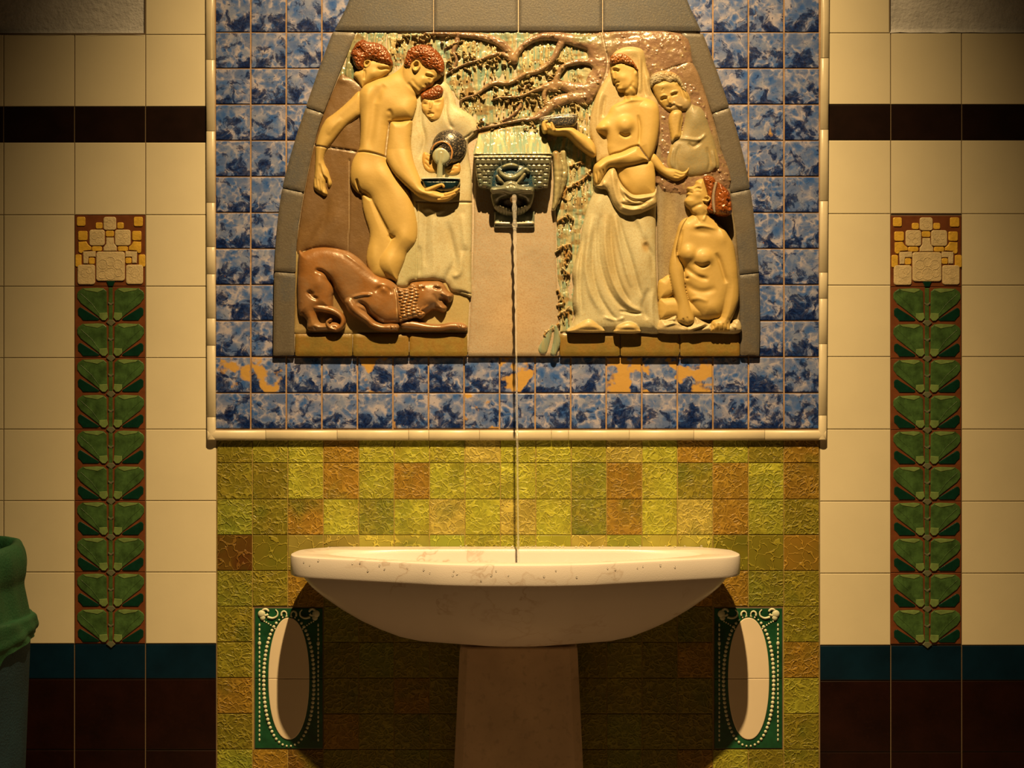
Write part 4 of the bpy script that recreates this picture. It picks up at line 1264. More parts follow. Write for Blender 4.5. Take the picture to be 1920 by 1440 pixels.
relief('girl_hair', [poly([(788, 182), (789, 175), (798, 169), (810, 163), (820, 158), (827, 161), (831, 168), (829, 177), (822, 183), (812, 186), (800, 186), (791, 187)], 26, 8, 9), fn(curl_h(2.2, 3.0, 6))], M['hair'], HAIR, veil, step=1, back=15, persp=33)
relief('girl_hand', [poly([(791, 292), (795, 284), (803, 286), (812, 292), (820, 300), (822, 314), (818, 324), (806, 325), (796, 318), (791, 305)], 25, 6, 8), line([(800, 290), (812, 300)], 1.4, -1.5), line([(797, 297), (810, 308)], 1.4, -1.5), line([(796, 305), (806, 316)], 1.4, -1.5)], M['skin'], (0.456, 0.276, 0.066), veil, step=1.1, back=15)
relief('girl_hand', [poly([(833, 314), (842, 309), (852, 306), (861, 304), (864, 314), (862, 324), (852, 328), (840, 328), (834, 322)], 25, 6, 8), line([(838, 318), (850, 312), (860, 313)], 1.3, -1.5), line([(838, 323), (852, 319)], 1.3, -1.5)], M['skin'], (0.456, 0.276, 0.066), veil, step=1.1, back=15)
jug = relief('jug', [poly([(842 + 33 * math.cos(a), 273 + 33 * math.sin(a)) for a in np.linspace(0, 2 * math.pi, 26)[:-1]], 26, 19, 33),
      stroke([(808, 288, 2.6), (811, 277, 2.6), (820, 269, 2.8), (833, 267, 2.8), (844, 275, 2.8), (848, 288, 2.8), (845, 300, 2.8), (838, 309, 2.4)], 43, 3.5)],
      M['jar'], (0.021, 0.020, 0.021), rel, step=1.1, back=16, persp=40, tints=[('line', [(810, 281), (817, 271), (830, 266), (842, 272), (848, 284), (846, 298)], (.55, .26, .08), 1, 1.6), ('blob', (858, 246, 14, 7), (0.150, 0.138, 0.156), .5, 1)])
relief('poured_water', [poly([(827 + 16.5 * math.cos(a), 292 + 16.5 * math.sin(a)) for a in np.linspace(0, 2 * math.pi, 20)[:-1]], 41, 4, 8), stroke([(827, 288, 5), (825.5, 302, 5), (824.5, 318, 5), (824.5, 336, 5.2)], 42, 4), line([(821, 300), (821, 334)], 1, -2), line([(828, 302), (828, 334)], 1, -1.6)],
      M['foliage'], (0.312, 0.348, 0.252), jug, step=1, back=20, persp=44)

# nude man seen from behind
man_body = [
  poly([(671, 167), (655, 182), (640, 196), (624, 209), (610, 219), (604, 228), (598, 240), (592, 258), (589, 274), (588, 300), (587, 321), (585, 348), (590, 357), (598, 362), (606, 366), (613, 362), (609, 348), (610, 336), (612, 346), (617, 350), (621, 341), (617, 328), (614, 317), (608, 306), (606, 295), (611, 279), (622, 265), (634, 250), (650, 233), (664, 222), (676, 210), (680, 180)], 17, 13, 13),
  poly([(674, 355), (676, 372), (678, 390), (683, 410), (689, 428), (691, 440), (690, 452), (686, 470), (685, 488), (690, 505), (700, 520), (730, 525), (742, 500), (742, 470), (738, 440), (720, 400), (700, 360)], 18, 14, 24),
  poly([(760, 115), (752, 122), (744, 129), (735, 135), (722, 141), (708, 145), (696, 150), (685, 155), (678, 161), (672, 172), (671, 184), (671, 196), (673, 215), (674, 240), (673, 262), (671, 278), (664, 290), (658, 303), (655, 322), (656, 341), (662, 353), (671, 361), (682, 364), (691, 370), (697, 382), (702, 395), (709, 410), (718, 426), (727, 440), (732, 446), (724, 458), (713, 471), (706, 484), (706, 500), (716, 514), (730, 522), (744, 527), (748, 515), (754, 501), (759, 488), (763, 475), (772, 463), (779, 454), (782, 440), (782, 420), (779, 398), (774, 380), (766, 360), (750, 338), (733, 315), (724, 296), (728, 262), (731, 230), (755, 226), (773, 221), (780, 204), (782, 188), (780, 178), (783, 174), (787, 170), (790, 160), (775, 135)], 21, 17, 26, e=2.2),
  poly([(731, 228), (750, 227), (771, 224), (772, 240), (770, 262), (771, 280), (776, 303), (783, 322), (790, 339), (794, 350), (802, 354), (812, 349), (820, 345), (827, 343), (834, 346), (834, 352), (828, 354), (821, 357), (826, 361), (834, 361), (846, 358), (855, 353), (861, 353), (860, 359), (853, 366), (846, 373), (838, 377), (824, 378), (807, 377), (792, 372), (781, 366), (765, 352), (752, 340), (740, 327), (730, 311), (723, 293), (726, 262)], lambda Q: 27 + np.clip((Q[:, 1] - 280) / 90, 0, 1) * 12, 13, 15),
  poly([(756, 120), (758, 108), (765, 100), (785, 98), (805, 105), (822, 120), (828, 136), (824, 143), (818, 149), (815, 150), (812, 155), (808, 160), (803, 162), (799, 164), (796, 168), (790, 170), (783, 175), (776, 168), (765, 160), (755, 145)], 27, 13, 16, 8),
]
man_det = [
  line([(706, 160), (702, 190), (699, 225), (694, 255), (690, 280)], 8, -3.6), blob(726, 188, 20, 22, 35, 3.5), blob(688, 182, 9, 18, 10, 2.6), line([(722, 160), (712, 172), (708, 195)], 6, -2),
  blob(757, 205, 18, 16, 0, 4), line([(729, 226), (733, 215), (728, 205)], 4, -3), blob(712, 240, 10, 30, 5, 1.6), blob(684, 245, 7, 28, 5, 1.5), blob(750, 140, 10, 14, -30, -2),
  blob(680, 325, 17, 20, 0, 4.5), blob(718, 330, 22, 24, 0, 4), line([(668, 335), (671, 350), (676, 360)], 2.0, -7), line([(672, 356), (684, 364), (695, 374)], 2.5, -4), blob(745, 390, 16, 40, -10, 3), blob(757, 445, 12, 18, 0, 3), blob(738, 470, 15, 18, 30, -2), blob(730, 490, 12, 26, 10, 3.5), blob(700, 480, 8, 22, 0, 2),
  line([(727, 440), (734, 446), (742, 443)], 2.2, -2.5), line([(762, 474), (766, 470), (771, 464)], 2, -2.5),
  line([(587, 271), (606, 274), (628, 279)], 1.2, -3, taper=False), line([(664, 283), (684, 284), (704, 288), (722, 293)], 1.3, -5, taper=False),
  line([(722, 292), (725, 262), (730, 228)], 1.3, -5, taper=False), line([(730, 227), (752, 225), (772, 223), (778, 212), (781, 203)], 1.3, -5, taper=False),
  blob(598, 330, 4, 20, 5, -1.6), line([(598, 305), (601, 322), (609, 336)], 2, -3), line([(590, 330), (592, 350)], 1.2, -1.6), line([(596, 334), (599, 356)], 1.1, -1.8), line([(603, 338), (606, 360)], 1.1, -1.8), blob(620, 235, 14, 8, -40, 2.5), line([(640, 220), (624, 238), (614, 252)], 4, 1.5),
  line([(700, 380), (716, 410), (730, 436)], 2, -2),
  # face: ear, brow, eye, nose, mouth, jaw
  stroke([(780, 116, 1.8), (775, 122, 1.9), (775, 130, 2.0), (779, 134, 2.2), (784, 131, 1.8), (787, 124, 1.8), (785, 117, 1.8), (780, 116, 1.8)], 42, 3), blob(780, 123, 3.6, 2.6, -10, -5.5), blob(779, 134, 3.5, 2.5, 0, 1.5),
  line([(797, 141), (803, 143), (812, 144)], 2.2, -5.0), line([(798, 137.5), (806, 139), (815, 143)], 2.0, 2.2), blob(805, 146.5, 3, 1.4, 5, 2.0), blob(812, 130, 7, 6, 40, 1.5),
  line([(815, 145), (811, 152), (807, 157.5)], 2.2, 2.2), line([(803, 156), (806, 159)], 1.2, -2.0), line([(797, 157), (800, 160), (803, 161)], 1.2, -2.4), line([(792, 162), (796, 164), (799, 164.5)], 1.6, 1.5), blob(790, 153, 7, 6, -30, 1.2), line([(790, 168), (780, 160), (772, 148)], 3, -1.4), blob(793, 148, 5, 4, 0, 1.2), line([(764, 155), (774, 166), (783, 174)], 3, -2.5),
  # fingers round the bowl
  line([(836, 364), (848, 361), (858, 357)], 1.1, -2.4), line([(828, 369), (842, 367), (854, 363)], 1.1, -2.4), line([(826, 374), (838, 372), (848, 369)], 1.0, -1.6), blob(800, 362, 14, 7, 25, 3), blob(755, 300, 12, 40, -18, 3), line([(802, 356), (812, 359), (822, 358)], 1.5, -2)]
gro = [('line', [(722, 292), (725, 262), (730, 228)], GROUT, 1, 1.6), ('line', [(587, 271), (606, 274), (628, 279)], GROUT, .9, 1.4), ('line', [(700, 288), (710, 290), (722, 293)], GROUT, .9, 1.4), ('line', [(772, 222), (778, 212), (781, 203)], GROUT, .9, 1.3)]
man = relief('standing_man', man_body + man_det, M['skin'], SKIN, rel, step=1.2, back=9, persp=36, tints=gro)
relief('man_hair', [poly([(757.5, 113), (761, 101), (765, 91), (777, 84), (791, 81), (807, 84.5), (820, 94), (829, 107), (833, 120), (831, 134), (826, 138), (820, 134.5), (815, 130.5), (808, 129.5), (799, 126), (790, 119), (785, 113), (776, 113), (771, 119), (770, 125), (765, 125.5), (761, 124), (757, 119)], 36, 11, 18), fn(curl_h(2.8, 3.4, 9)), blob(800, 98, 20, 12, 20, 2)],
       M['hair'], HAIR, man, step=1.0, back=20, persp=47)
bowl = relief('blue_bowl', [poly([(790, 336), (800, 334), (826, 333.5), (850, 334), (861.5, 335), (862, 342), (858, 350), (852, 357), (840, 360), (815, 359), (800, 357), (794, 351)], 36, 12, 10), line([(793, 338), (826, 338.5), (860, 338)], 1.3, -4, taper=False), stroke([(791, 335.5, 1.8), (826, 334.5, 2.0), (861, 335.5, 1.8)], 46, 2.5)],
       M['bluebowl'], (0.005, 0.018, 0.027), man, step=1, back=20, persp=46, tints=[('line', [(790, 334.5), (826, 333), (862, 334.5)], (.55, .60, .58), .9, 1.8)])
relief('man_fingers', [stroke([(800, 357, 5), (812, 352, 4.4), (822, 348, 3.8), (829, 346.5, 3.4), (832, 350, 2.8)], 46, 6), stroke([(835, 365, 3.4), (848, 361, 3.2), (857, 357, 2.6), (860, 354, 2.2)], 46, 5, 2), stroke([(828, 370, 3.4), (842, 367.5, 3.2), (853, 363, 2.6)], 46, 4.5, 2), stroke([(822, 374, 3.2), (836, 372.5, 3.0), (846, 369, 2.4)], 45, 4, 2)],
       M['skin'], (0.468, 0.300, 0.078), man, step=.9, back=30, persp=48)

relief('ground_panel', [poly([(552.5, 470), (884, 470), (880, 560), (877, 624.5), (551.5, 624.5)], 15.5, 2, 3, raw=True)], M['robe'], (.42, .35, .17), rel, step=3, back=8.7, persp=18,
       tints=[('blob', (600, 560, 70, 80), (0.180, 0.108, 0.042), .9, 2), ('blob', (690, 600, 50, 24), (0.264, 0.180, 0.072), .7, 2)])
# lion
lion_b = [
  poly([(557, 476), (566, 471), (585, 464), (603, 462), (621, 463), (638, 466), (656, 472), (674, 485), (692, 503), (709, 515.5), (727, 521), (738, 528), (746, 537), (752, 538), (764, 537), (770, 529), (789, 526), (807, 525), (823, 526), (833, 533), (840, 544), (849, 550), (850, 557), (845, 566), (839, 567), (832, 564), (834, 570), (838, 574), (837, 581), (830, 586), (819, 582), (812, 581), (798, 590), (788, 598), (778, 596), (764, 599), (745, 606), (730, 608), (718, 606.5), (700, 599), (684, 590), (668, 588), (652, 577), (640, 566), (628, 546), (616, 526), (622, 545), (623, 562), (620, 580), (600, 582), (585, 590), (570, 592), (556, 580)], 18, 20, 24, e=2.2),
  poly([(556, 520), (575, 500), (598, 504), (612, 518), (622, 535), (623, 552), (614, 566), (600, 574), (594, 590), (600, 605), (625, 603), (637, 608), (640, 618), (620, 620), (578, 620), (572, 600), (560, 580)], 21, 15, 18, 3),
  stroke([(568, 566, 8), (585, 574, 8), (605, 578, 7.5), (622, 582, 7), (636, 590, 6), (642, 600, 5), (640, 611, 5), (630, 617, 5), (618, 614, 5), (613, 605, 4), (619, 599, 3.5)], 24, 12),
  stroke([(655, 566, 11), (663, 580, 11), (676, 590, 10), (690, 600, 9), (700, 609, 8.5), (716, 614, 7.5), (732, 614, 8), (742, 614, 7.5)], 22, 19, 4),
  stroke([(758, 608, 9), (775, 609, 10), (800, 613, 8), (825, 614, 7.2), (845, 611, 7.6), (862, 612, 8), (870, 614, 6.5)], 20, 14, 4),
]
lion_d = [blob(600, 480, 26, 14, 10, -2), line([(590, 506), (605, 510), (616, 522), (627, 540)], 3.5, -7), blob(600, 530, 14, 16, 40, 4.5), line([(575, 545), (585, 556), (598, 562)], 3.5, -4), line([(577, 546), (590, 553)], 4, -2.5), blob(720, 538, 12, 8, 30, 5), line([(702, 548), (716, 538), (728, 542), (735, 552)], 4, -3),
  line([(660, 558), (680, 553), (700, 553)], 2.4, 4), line([(668, 566), (684, 573), (694, 590), (708, 602)], 4, -7), blob(665, 575, 8, 12, -40, 3), blob(705, 570, 22, 20, 20, 4), line([(640, 470), (670, 492), (700, 515)], 4, 2.5), blob(655, 510, 26, 22, 40, 2.5),
  # head
  blob(787, 537, 6, 4, 25, 4), blob(793, 541, 3, 2, 30, -3), line([(782, 534), (790, 533), (797, 538)], 1.7, 2.4), line([(812, 538), (820, 541), (827, 541)], 2.2, -3.6), blob(822, 535, 7, 3, 15, 2.5), blob(836, 551, 8, 6, 30, 3), line([(822, 563), (830, 561.5), (840, 565)], 2.0, -6), blob(843, 555, 3.5, 3, 0, 2.0), line([(826, 552), (834, 560)], 1.3, -1.5), blob(805, 560, 14, 12, 0, 3), line([(812, 550), (818, 566), (812, 578)], 3, -2.5), blob(828, 578, 7, 5, 10, 3), line([(784, 585), (794, 580), (804, 572)], 1.6, 2.4), line([(780, 592), (786, 584), (796, 574)], 1.4, 2),
  line([(739, 541), (743, 560), (744, 580), (746, 600)], 1.3, -4, taper=False),
  line([(730, 610), (734, 618)], 1, -2), line([(738, 609), (741, 617)], 1, -2), line([(857, 606), (862, 615)], 1, -2), line([(864, 606), (869, 614)], 1, -2), line([(625, 612), (632, 618)], 1, -2), line([(588, 612), (592, 619)], 1, -2),
  fn(lambda x, y: .5 * (fnoise(x / 10, y / 10, 15) - .5))]
lion = relief('lion', lion_b + lion_d, M['lion'], LION, rel, step=1.3, back=9, persp=34, tints=[('line', [(739, 541), (743, 560), (744, 580), (746, 600)], (.60, .42, .22), .9, 1.2), ('blob', (600, 605, 20, 12), (0.288, 0.168, 0.060), .6, 2)])
def mane_h(x, y):
    u = (x - 742) / 10.5 + .35 * np.sin(y / 9); v = (y - 536) / 6.2 + .9 * np.floor(u) * .5
    fu = u - np.floor(u); fv = v - np.floor(v)
    return 3.4 * np.sqrt(np.clip(np.sin(np.pi * fv), 0, 1)) * (.35 + .65 * np.sin(np.pi * fu) ** .5) - 1
relief('lion_mane', [poly([(744, 538), (752, 539), (764, 538), (771, 531), (779, 533), (788, 541), (790, 555), (786, 568), (790, 578), (797, 588), (788, 597), (778, 595), (766, 599), (752, 603), (748, 602), (746, 580), (743, 555)], 30, 10, 14), fn(mane_h)], M['lion'], (0.276, 0.132, 0.039), lion, step=1.0, back=14, persp=42)

# ---- right half ----------------------------------------------------------
# background panels behind the old man and the seated woman
relief('rear_panel', [poly([(1222, 141), (1262, 126.5), (1300, 119), (1335, 212), (1352, 280), (1360, 320), (1330, 328), (1302, 332), (1290, 336), (1262, 345), (1236, 330), (1226, 305), (1236, 250), (1237, 200), (1226, 170)], 20, 5, 6),
       fn(lambda x, y: 1.4 * (fnoise(x / 8, y / 10, 5) - .5)), blob(1290, 140, 20, 20, 0, 2)],
       M['bark'], (0.252, 0.168, 0.102), rel, step=2, back=9, persp=23, tints=[('blob', (1290, 290, 80, 60), (0.240, 0.198, 0.114), .9, 2), ('blob', (1240, 260, 20, 50), (0.216, 0.174, 0.120), .7, 2)])
relief('rear_panel', [poly([(1232, 318), (1262, 341), (1290, 333), (1302, 334), (1330, 329), (1362, 321), (1371, 362), (1382, 440), (1388, 515), (1388, 622), (1238, 622), (1234, 540), (1232, 450), (1232, 380)], 17, 5, 6, raw=True), line([(1270, 345), (1268, 420)], 6, 1.5), line([(1250, 360), (1250, 480)], 5, -1.2)],
       M['cloak'], OLIVE, rel, step=2, back=9, persp=21, tints=[('blob', (1255, 440, 14, 120), (0.372, 0.276, 0.114), .5, 2)])

# old man
old = relief('old_man', [
  poly([(1222, 160), (1228, 152), (1245, 146), (1262, 146), (1276, 152), (1285, 165), (1294, 178), (1297, 195), (1290, 206), (1275, 208), (1262, 210), (1250, 206), (1242, 198), (1235, 188), (1227, 173)], 25, 11, 18),
  poly([(1297, 193), (1306, 196), (1315, 199), (1325, 213), (1331, 233), (1338, 253), (1345, 277), (1351, 300), (1348, 318), (1325, 328), (1303, 331), (1290, 330), (1262, 322), (1251, 310), (1251, 290), (1259, 268), (1272, 255), (1280, 238), (1284, 220), (1286, 205)], 22, 11, 20, 4),
  poly([(1255, 217), (1260, 208), (1272, 205), (1280, 210), (1282, 223), (1279, 240), (1277, 256), (1267, 262), (1260, 268), (1257, 253), (1254, 230)], 27, 9, 10),
  blob(1245, 160, 14, 7, -5, 2.5), line([(1238, 188), (1246, 184.5), (1252, 185)], 2.0, -4.5), line([(1257, 180), (1264, 177), (1270, 176)], 2.0, -4), line([(1237, 182), (1245, 179), (1252, 181)], 1.6, 2.4), line([(1256, 176), (1264, 172), (1272, 172)], 1.6, 2.2), line([(1252, 182), (1254, 190), (1257, 195)], 2.2, 4), blob(1257, 195, 3, 2, 0, 2), line([(1248, 200), (1258, 200), (1266, 196)], 2, -2),
  line([(1268, 158), (1276, 166), (1280, 178), (1286, 190)], 2.5, -2.5), line([(1276, 160), (1284, 172), (1290, 186)], 2, 2.5), line([(1262, 192), (1270, 198), (1280, 200)], 2, 2), line([(1244, 166), (1240, 172)], 1.2, -1.2),
  line([(1284, 205), (1277, 230), (1275, 255)], 3, -3), blob(1305, 225, 14, 18, 0, 3), line([(1325, 250), (1310, 262), (1285, 260), (1270, 258)], 3, 2.4), line([(1316, 265), (1300, 275), (1290, 268)], 3, -2.5), line([(1262, 275), (1258, 300), (1262, 318)], 2.5, 2), line([(1275, 270), (1268, 295), (1270, 318)], 3, -2), line([(1325, 275), (1331, 300), (1328, 322)], 3, -2.2), line([(1336, 280), (1341, 305), (1340, 318)], 2.5, 2), blob(1292, 288, 14, 18, 0, 3)],
  M['robe'], SKIN, rel, step=1.1, back=12, persp=33,
  tints=[('poly', [(1250, 268), (1262, 262), (1276, 257), (1281, 240), (1283, 212), (1288, 200), (1299, 190), (1330, 200), (1360, 300), (1350, 335), (1250, 335)], (.25, .225, .135), .95, 4), ('poly', [(1262, 190), (1274, 182), (1286, 186), (1296, 196), (1288, 206), (1272, 206), (1258, 203), (1248, 199)], (.36, .28, .16), .8, 4), ('line', [(1262, 272), (1254, 300), (1258, 316)], (.38, .27, .10), .6, 2.5), ('line', [(1330, 280), (1334, 310)], (.38, .27, .10), .5, 2.5), ('line', [(1342, 280), (1346, 308)], (.38, .27, .10), .6, 2.5)])
relief('old_man_hair', [poly([(1220, 158), (1220, 144), (1227, 136), (1243, 131), (1260, 133), (1271, 139), (1278, 149), (1284, 162), (1288, 172), (1281, 170), (1275, 160), (1266, 154), (1256, 157), (1246, 152), (1236, 157), (1227, 158), (1223, 163)], 30, 8, 9), fn(curl_h(2.0, 3.2, 12))], M['robe'], (0.312, 0.276, 0.192), old, step=1, back=16, persp=37,
       tints=[('blob', (1256, 134, 26, 8), (0.372, 0.204, 0.072), .8, 1.5)])
relief('reaching_hand', [poly([(1225, 286), (1232, 291), (1242, 304), (1250, 313), (1263, 315), (1273, 318), (1281, 321), (1287, 317), (1290, 310), (1294, 313), (1293, 320), (1285, 331), (1273, 338), (1260, 337), (1243, 328), (1230, 317), (1218, 302), (1219, 292)], 27, 9, 9), line([(1264, 323), (1276, 328), (1286, 325)], 1.6, -2), line([(1262, 330), (1274, 332)], 1.3, -1.5)], M['skin'], SKIN, rel, step=1.1, back=12, persp=34)

# standing woman: skirt first, then veil, body and arms
skirt = relief('long_skirt', [poly([(1117, 345), (1140, 345), (1170, 350), (1200, 360), (1231, 362), (1231.5, 400), (1232, 463), (1234, 547), (1238, 588), (1239, 624), (1200, 624), (1150, 623.5), (1066, 622.5), (1072, 609), (1079, 591), (1074, 567), (1076, 536), (1073, 509), (1080, 484), (1088, 453), (1093, 422), (1103, 384), (1112, 362)], 18, 18, 26, e=2.1),
  line([(1128, 400), (1122, 440), (1125, 490), (1140, 540), (1165, 575), (1195, 590)], 4, -4), line([(1136, 400), (1134, 450), (1140, 500), (1156, 545), (1178, 572), (1208, 586)], 4, 4), line([(1146, 400), (1146, 450), (1153, 500), (1166, 540), (1182, 568)], 3.6, -4.2), line([(1153, 400), (1160, 450), (1172, 500), (1184, 540)], 4, 3.6), line([(1158, 400), (1168, 440), (1184, 490), (1196, 535), (1204, 560)], 4, -3.6),
  line([(1110, 400), (1102, 450), (1098, 500), (1108, 550), (1130, 590)], 5, 3.8), line([(1118, 410), (1112, 460), (1112, 510), (1124, 555), (1150, 595), (1166, 600)], 4, -3.6), line([(1100, 440), (1090, 490), (1088, 540), (1092, 590)], 4, -3.2), line([(1094, 450), (1082, 500), (1082, 560), (1084, 595)], 4, 3),
  line([(1208, 455), (1214, 465), (1222, 480), (1226, 520)], 5, -4), line([(1184, 400), (1200, 420), (1212, 450)], 5, 2.6), line([(1216, 540), (1206, 575), (1214, 600)], 5, -3), blob(1200, 490, 16, 45, -8, 4), line([(1226, 540), (1222, 580), (1226, 615)], 4, 2.5), line([(1160, 583), (1180, 586), (1205, 588)], 2.4, -4), line([(1130, 594), (1155, 600), (1172, 595)], 3, 2.5), blob(1120, 380, 10, 20, 10, 2),
  line([(1074, 618), (1150, 618), (1236, 619)], 3, -2),
  poly([(1066, 622.5), (1074, 616), (1084, 608), (1096, 600), (1104, 597.5), (1112, 600), (1122, 609), (1133, 622.5)], 32, 9, 14), poly([(1153, 624), (1156, 614), (1161, 609), (1170, 604.5), (1180, 603), (1190, 606), (1196, 612), (1200, 624)], 34, 10, 12)],
  M['robe'], ROBE, rel, step=1.4, back=9, persp=34, tints=[('poly', [(1066, 624), (1084, 608), (1104, 598), (1122, 609), (1134, 626)], SKIN, .75, 2), ('poly', [(1153, 626), (1158, 611), (1180, 603.5), (1194, 610), (1200, 626)], SKIN, .75, 2), ('blob', (1145, 470, 16, 80), (0.396, 0.288, 0.108), .5, 1.5), ('blob', (1165, 560, 14, 22), (0.276, 0.240, 0.144), .6, 1.5), ('blob', (1208, 568, 10, 18), (0.252, 0.228, 0.144), .6, 1.5), ('blob', (1210, 462, 8, 12), (0.360, 0.216, 0.060), .7, 1.5), ('line', [(1233, 370), (1233, 463), (1236, 560), (1239, 620)], (.80, .68, .52), 1, 1.6)])
wv = relief('veil', [poly([(1143, 112), (1148, 101), (1155, 93), (1166, 87.5), (1179, 85), (1195, 86), (1206, 91), (1211, 102), (1213, 116), (1216, 129), (1220, 142), (1221, 158), (1226, 174), (1236, 192), (1238, 220), (1234, 270), (1200, 300), (1140, 300), (1120, 305), (1117, 290), (1112, 270), (1107, 250), (1106, 232), (1108, 216), (1111, 202), (1116, 184), (1123, 167), (1131, 152), (1138, 141), (1142, 128)], 20, 11, 12),
  line([(1128, 170), (1122, 200), (1121, 235), (1128, 270)], 4, 3), line([(1135, 178), (1131, 205), (1130, 220)], 3, -3), line([(1204, 110), (1205, 140), (1207, 165), (1212, 182)], 3, -2.5), line([(1198, 100), (1201, 130), (1200, 160), (1199, 175)], 3, 2.5), line([(1213, 140), (1214, 160), (1220, 180)], 2.5, 2), blob(1185, 97, 18, 9, 5, 3)],
  M['robe'], (0.456, 0.372, 0.198), rel, step=1.4, back=12, persp=31, tints=[('blob', (1205, 140, 12, 50), (0.384, 0.300, 0.120), .5, 2), ('line', [(1110, 300), (1106, 240), (1109, 212)], (.78, .64, .42), .6, 1.5)])
woman = relief('standing_woman', [
  poly([(1152, 310), (1160, 330), (1168, 345), (1179, 357), (1189, 365), (1205, 367), (1227, 364), (1230, 347), (1229, 320), (1222, 300), (1190, 295), (1160, 300)], 30, 10, 22),
  poly([(1169, 172), (1169, 180), (1168, 186), (1159, 190), (1148, 196), (1143, 203), (1139, 212), (1132, 220), (1124, 228), (1117, 238), (1120, 247), (1128, 252), (1135, 256), (1138, 265), (1138, 277), (1143, 292), (1160, 300), (1200, 300), (1217, 302), (1225, 292), (1232, 271), (1237, 246), (1238, 220), (1236.5, 200), (1229, 188), (1215, 182), (1203, 179), (1196, 176), (1198, 160), (1190, 140), (1172, 150)], 26, 15, 24, e=2.2),
  poly([(1144.5, 114), (1144.5, 127), (1146, 139), (1148, 148), (1150, 153.5), (1154, 156), (1154, 159.5), (1156, 162), (1157, 165), (1159, 169), (1164, 172), (1170, 172), (1176, 178), (1190, 178), (1197, 160), (1197, 131), (1191, 121), (1175, 112), (1155, 108)], 33, 12, 16, 6),
  poly([(1197, 206), (1199, 196), (1210, 188), (1224, 190), (1235, 200), (1238, 222), (1236, 246), (1231, 272), (1224, 292), (1217, 301), (1210, 292), (1203, 282), (1197, 273), (1198, 240)], 29, 15, 18, 8),
  poly([(1196, 273), (1183, 275.5), (1165, 284), (1150, 288), (1133, 295), (1120, 304), (1114, 310), (1112.5, 320), (1113, 335), (1116, 346), (1123, 345), (1128, 340), (1132, 331), (1136, 324), (1142, 316), (1155, 315), (1174, 312), (1192, 309), (1206, 305), (1217, 301), (1207, 286)], 36, 14, 15),
  # breasts, collar bone, ribs, navel side
  blob(1172, 234, 15, 15, 0, 9, 1.6), blob(1129, 240, 11, 11, 0, 7, 1.4), line([(1160, 250), (1172, 256), (1184, 252)], 2.5, -3.5), line([(1122, 250), (1134, 256)], 2.5, -2), line([(1150, 200), (1168, 192), (1186, 188), (1215, 186)], 3, 2.2), line([(1196, 215), (1200, 240), (1198, 270)], 2.5, -3), blob(1165, 275, 20, 14, 0, -2), blob(1184, 160, 8, 18, -10, 2), line([(1172, 174), (1178, 190)], 3, -1.6), blob(1205, 335, 20, 22, 0, 4), blob(1170, 328, 8, 14, -25, -2.5),
  line([(1180, 160), (1192, 170), (1197, 178)], 3, -2),
  # face
  line([(1149, 131), (1155, 132.5), (1161, 135)], 2.2, -5), line([(1148, 127.5), (1155, 127.5), (1163, 131)], 2.0, 2.4), blob(1155, 134.5, 3.4, 1.3, 10, 2.0), line([(1147, 133), (1148.5, 142), (1150.5, 150)], 2.4, 2.8), blob(1150.5, 152, 2.0, 1.6, 0, -3.5), line([(1152, 149), (1155, 151.5)], 1.3, -1.8), line([(1153, 155.3), (1159, 154.6), (1162, 155)], 1.1, -3.4), line([(1155, 158), (1160, 158)], 1.3, 1.6), line([(1156, 161), (1160, 161)], 1.2, -2), blob(1162, 167, 5, 3, 0, 2), line([(1170, 172), (1180, 165), (1188, 152)], 3, -1.6), blob(1168, 146, 8, 7, 0, 1.8), blob(1193, 138, 3, 5, 0, 3),
  # hand gripping the cloth
  line([(1117, 322), (1119, 336), (1120, 344)], 1.3, -2.4), line([(1123, 320), (1126, 332), (1125, 342)], 1.3, -2.4), line([(1130, 318), (1132, 328)], 1.2, -2), blob(1124, 314, 8, 5, -30, 2.5), blob(1160, 298, 24, 7, -18, 2.5),
  line([(1197, 273), (1207, 287), (1217, 301)], 1.2, -4, taper=False), line([(1143, 292), (1150, 288), (1165, 284), (1183, 276), (1196, 273)], 1.4, -4, taper=False)],
  M['skin'], SKIN, rel, step=1.1, back=10, persp=40, tints=[('line', [(1197, 273), (1207, 287), (1217, 301)], GROUT, 1, 1.5)])
relief('woman_hair', [poly([(1144, 114), (1145, 106), (1150, 101), (1157, 99.5), (1166, 99), (1175, 103), (1185, 111), (1193, 122), (1197.5, 132), (1193, 129.5), (1187, 124), (1181, 122.5), (1170, 119), (1162, 118), (1153, 120), (1147, 118)], 42, 7, 7), fn(curl_h(2.2, 3.0, 15))], M['hair'], (0.300, 0.114, 0.030), woman, step=.9, back=25, persp=46)
relief('holding_arm', [poly([(1018, 226), (1025, 225), (1030, 230), (1032, 228), (1035, 227), (1038, 231), (1039, 237), (1045, 240), (1058, 238), (1072, 237), (1083, 243), (1100, 253), (1111, 262), (1118, 275), (1118, 290), (1109, 290), (1093, 279), (1080, 268), (1070, 257), (1060, 251), (1042, 251), (1028, 247), (1022, 240), (1017, 232)], lambda Q: 34 + np.clip((1100 - Q[:, 0]) / 70, 0, 1) * 10, 13, 12), blob(1085, 258, 18, 8, 35, 2), line([(1036, 232), (1035, 240)], 1.4, -2), line([(1024, 230), (1028, 240)], 1.3, -2)],
  M['skin'], SKIN, woman, step=1.0, back=13, persp=46)
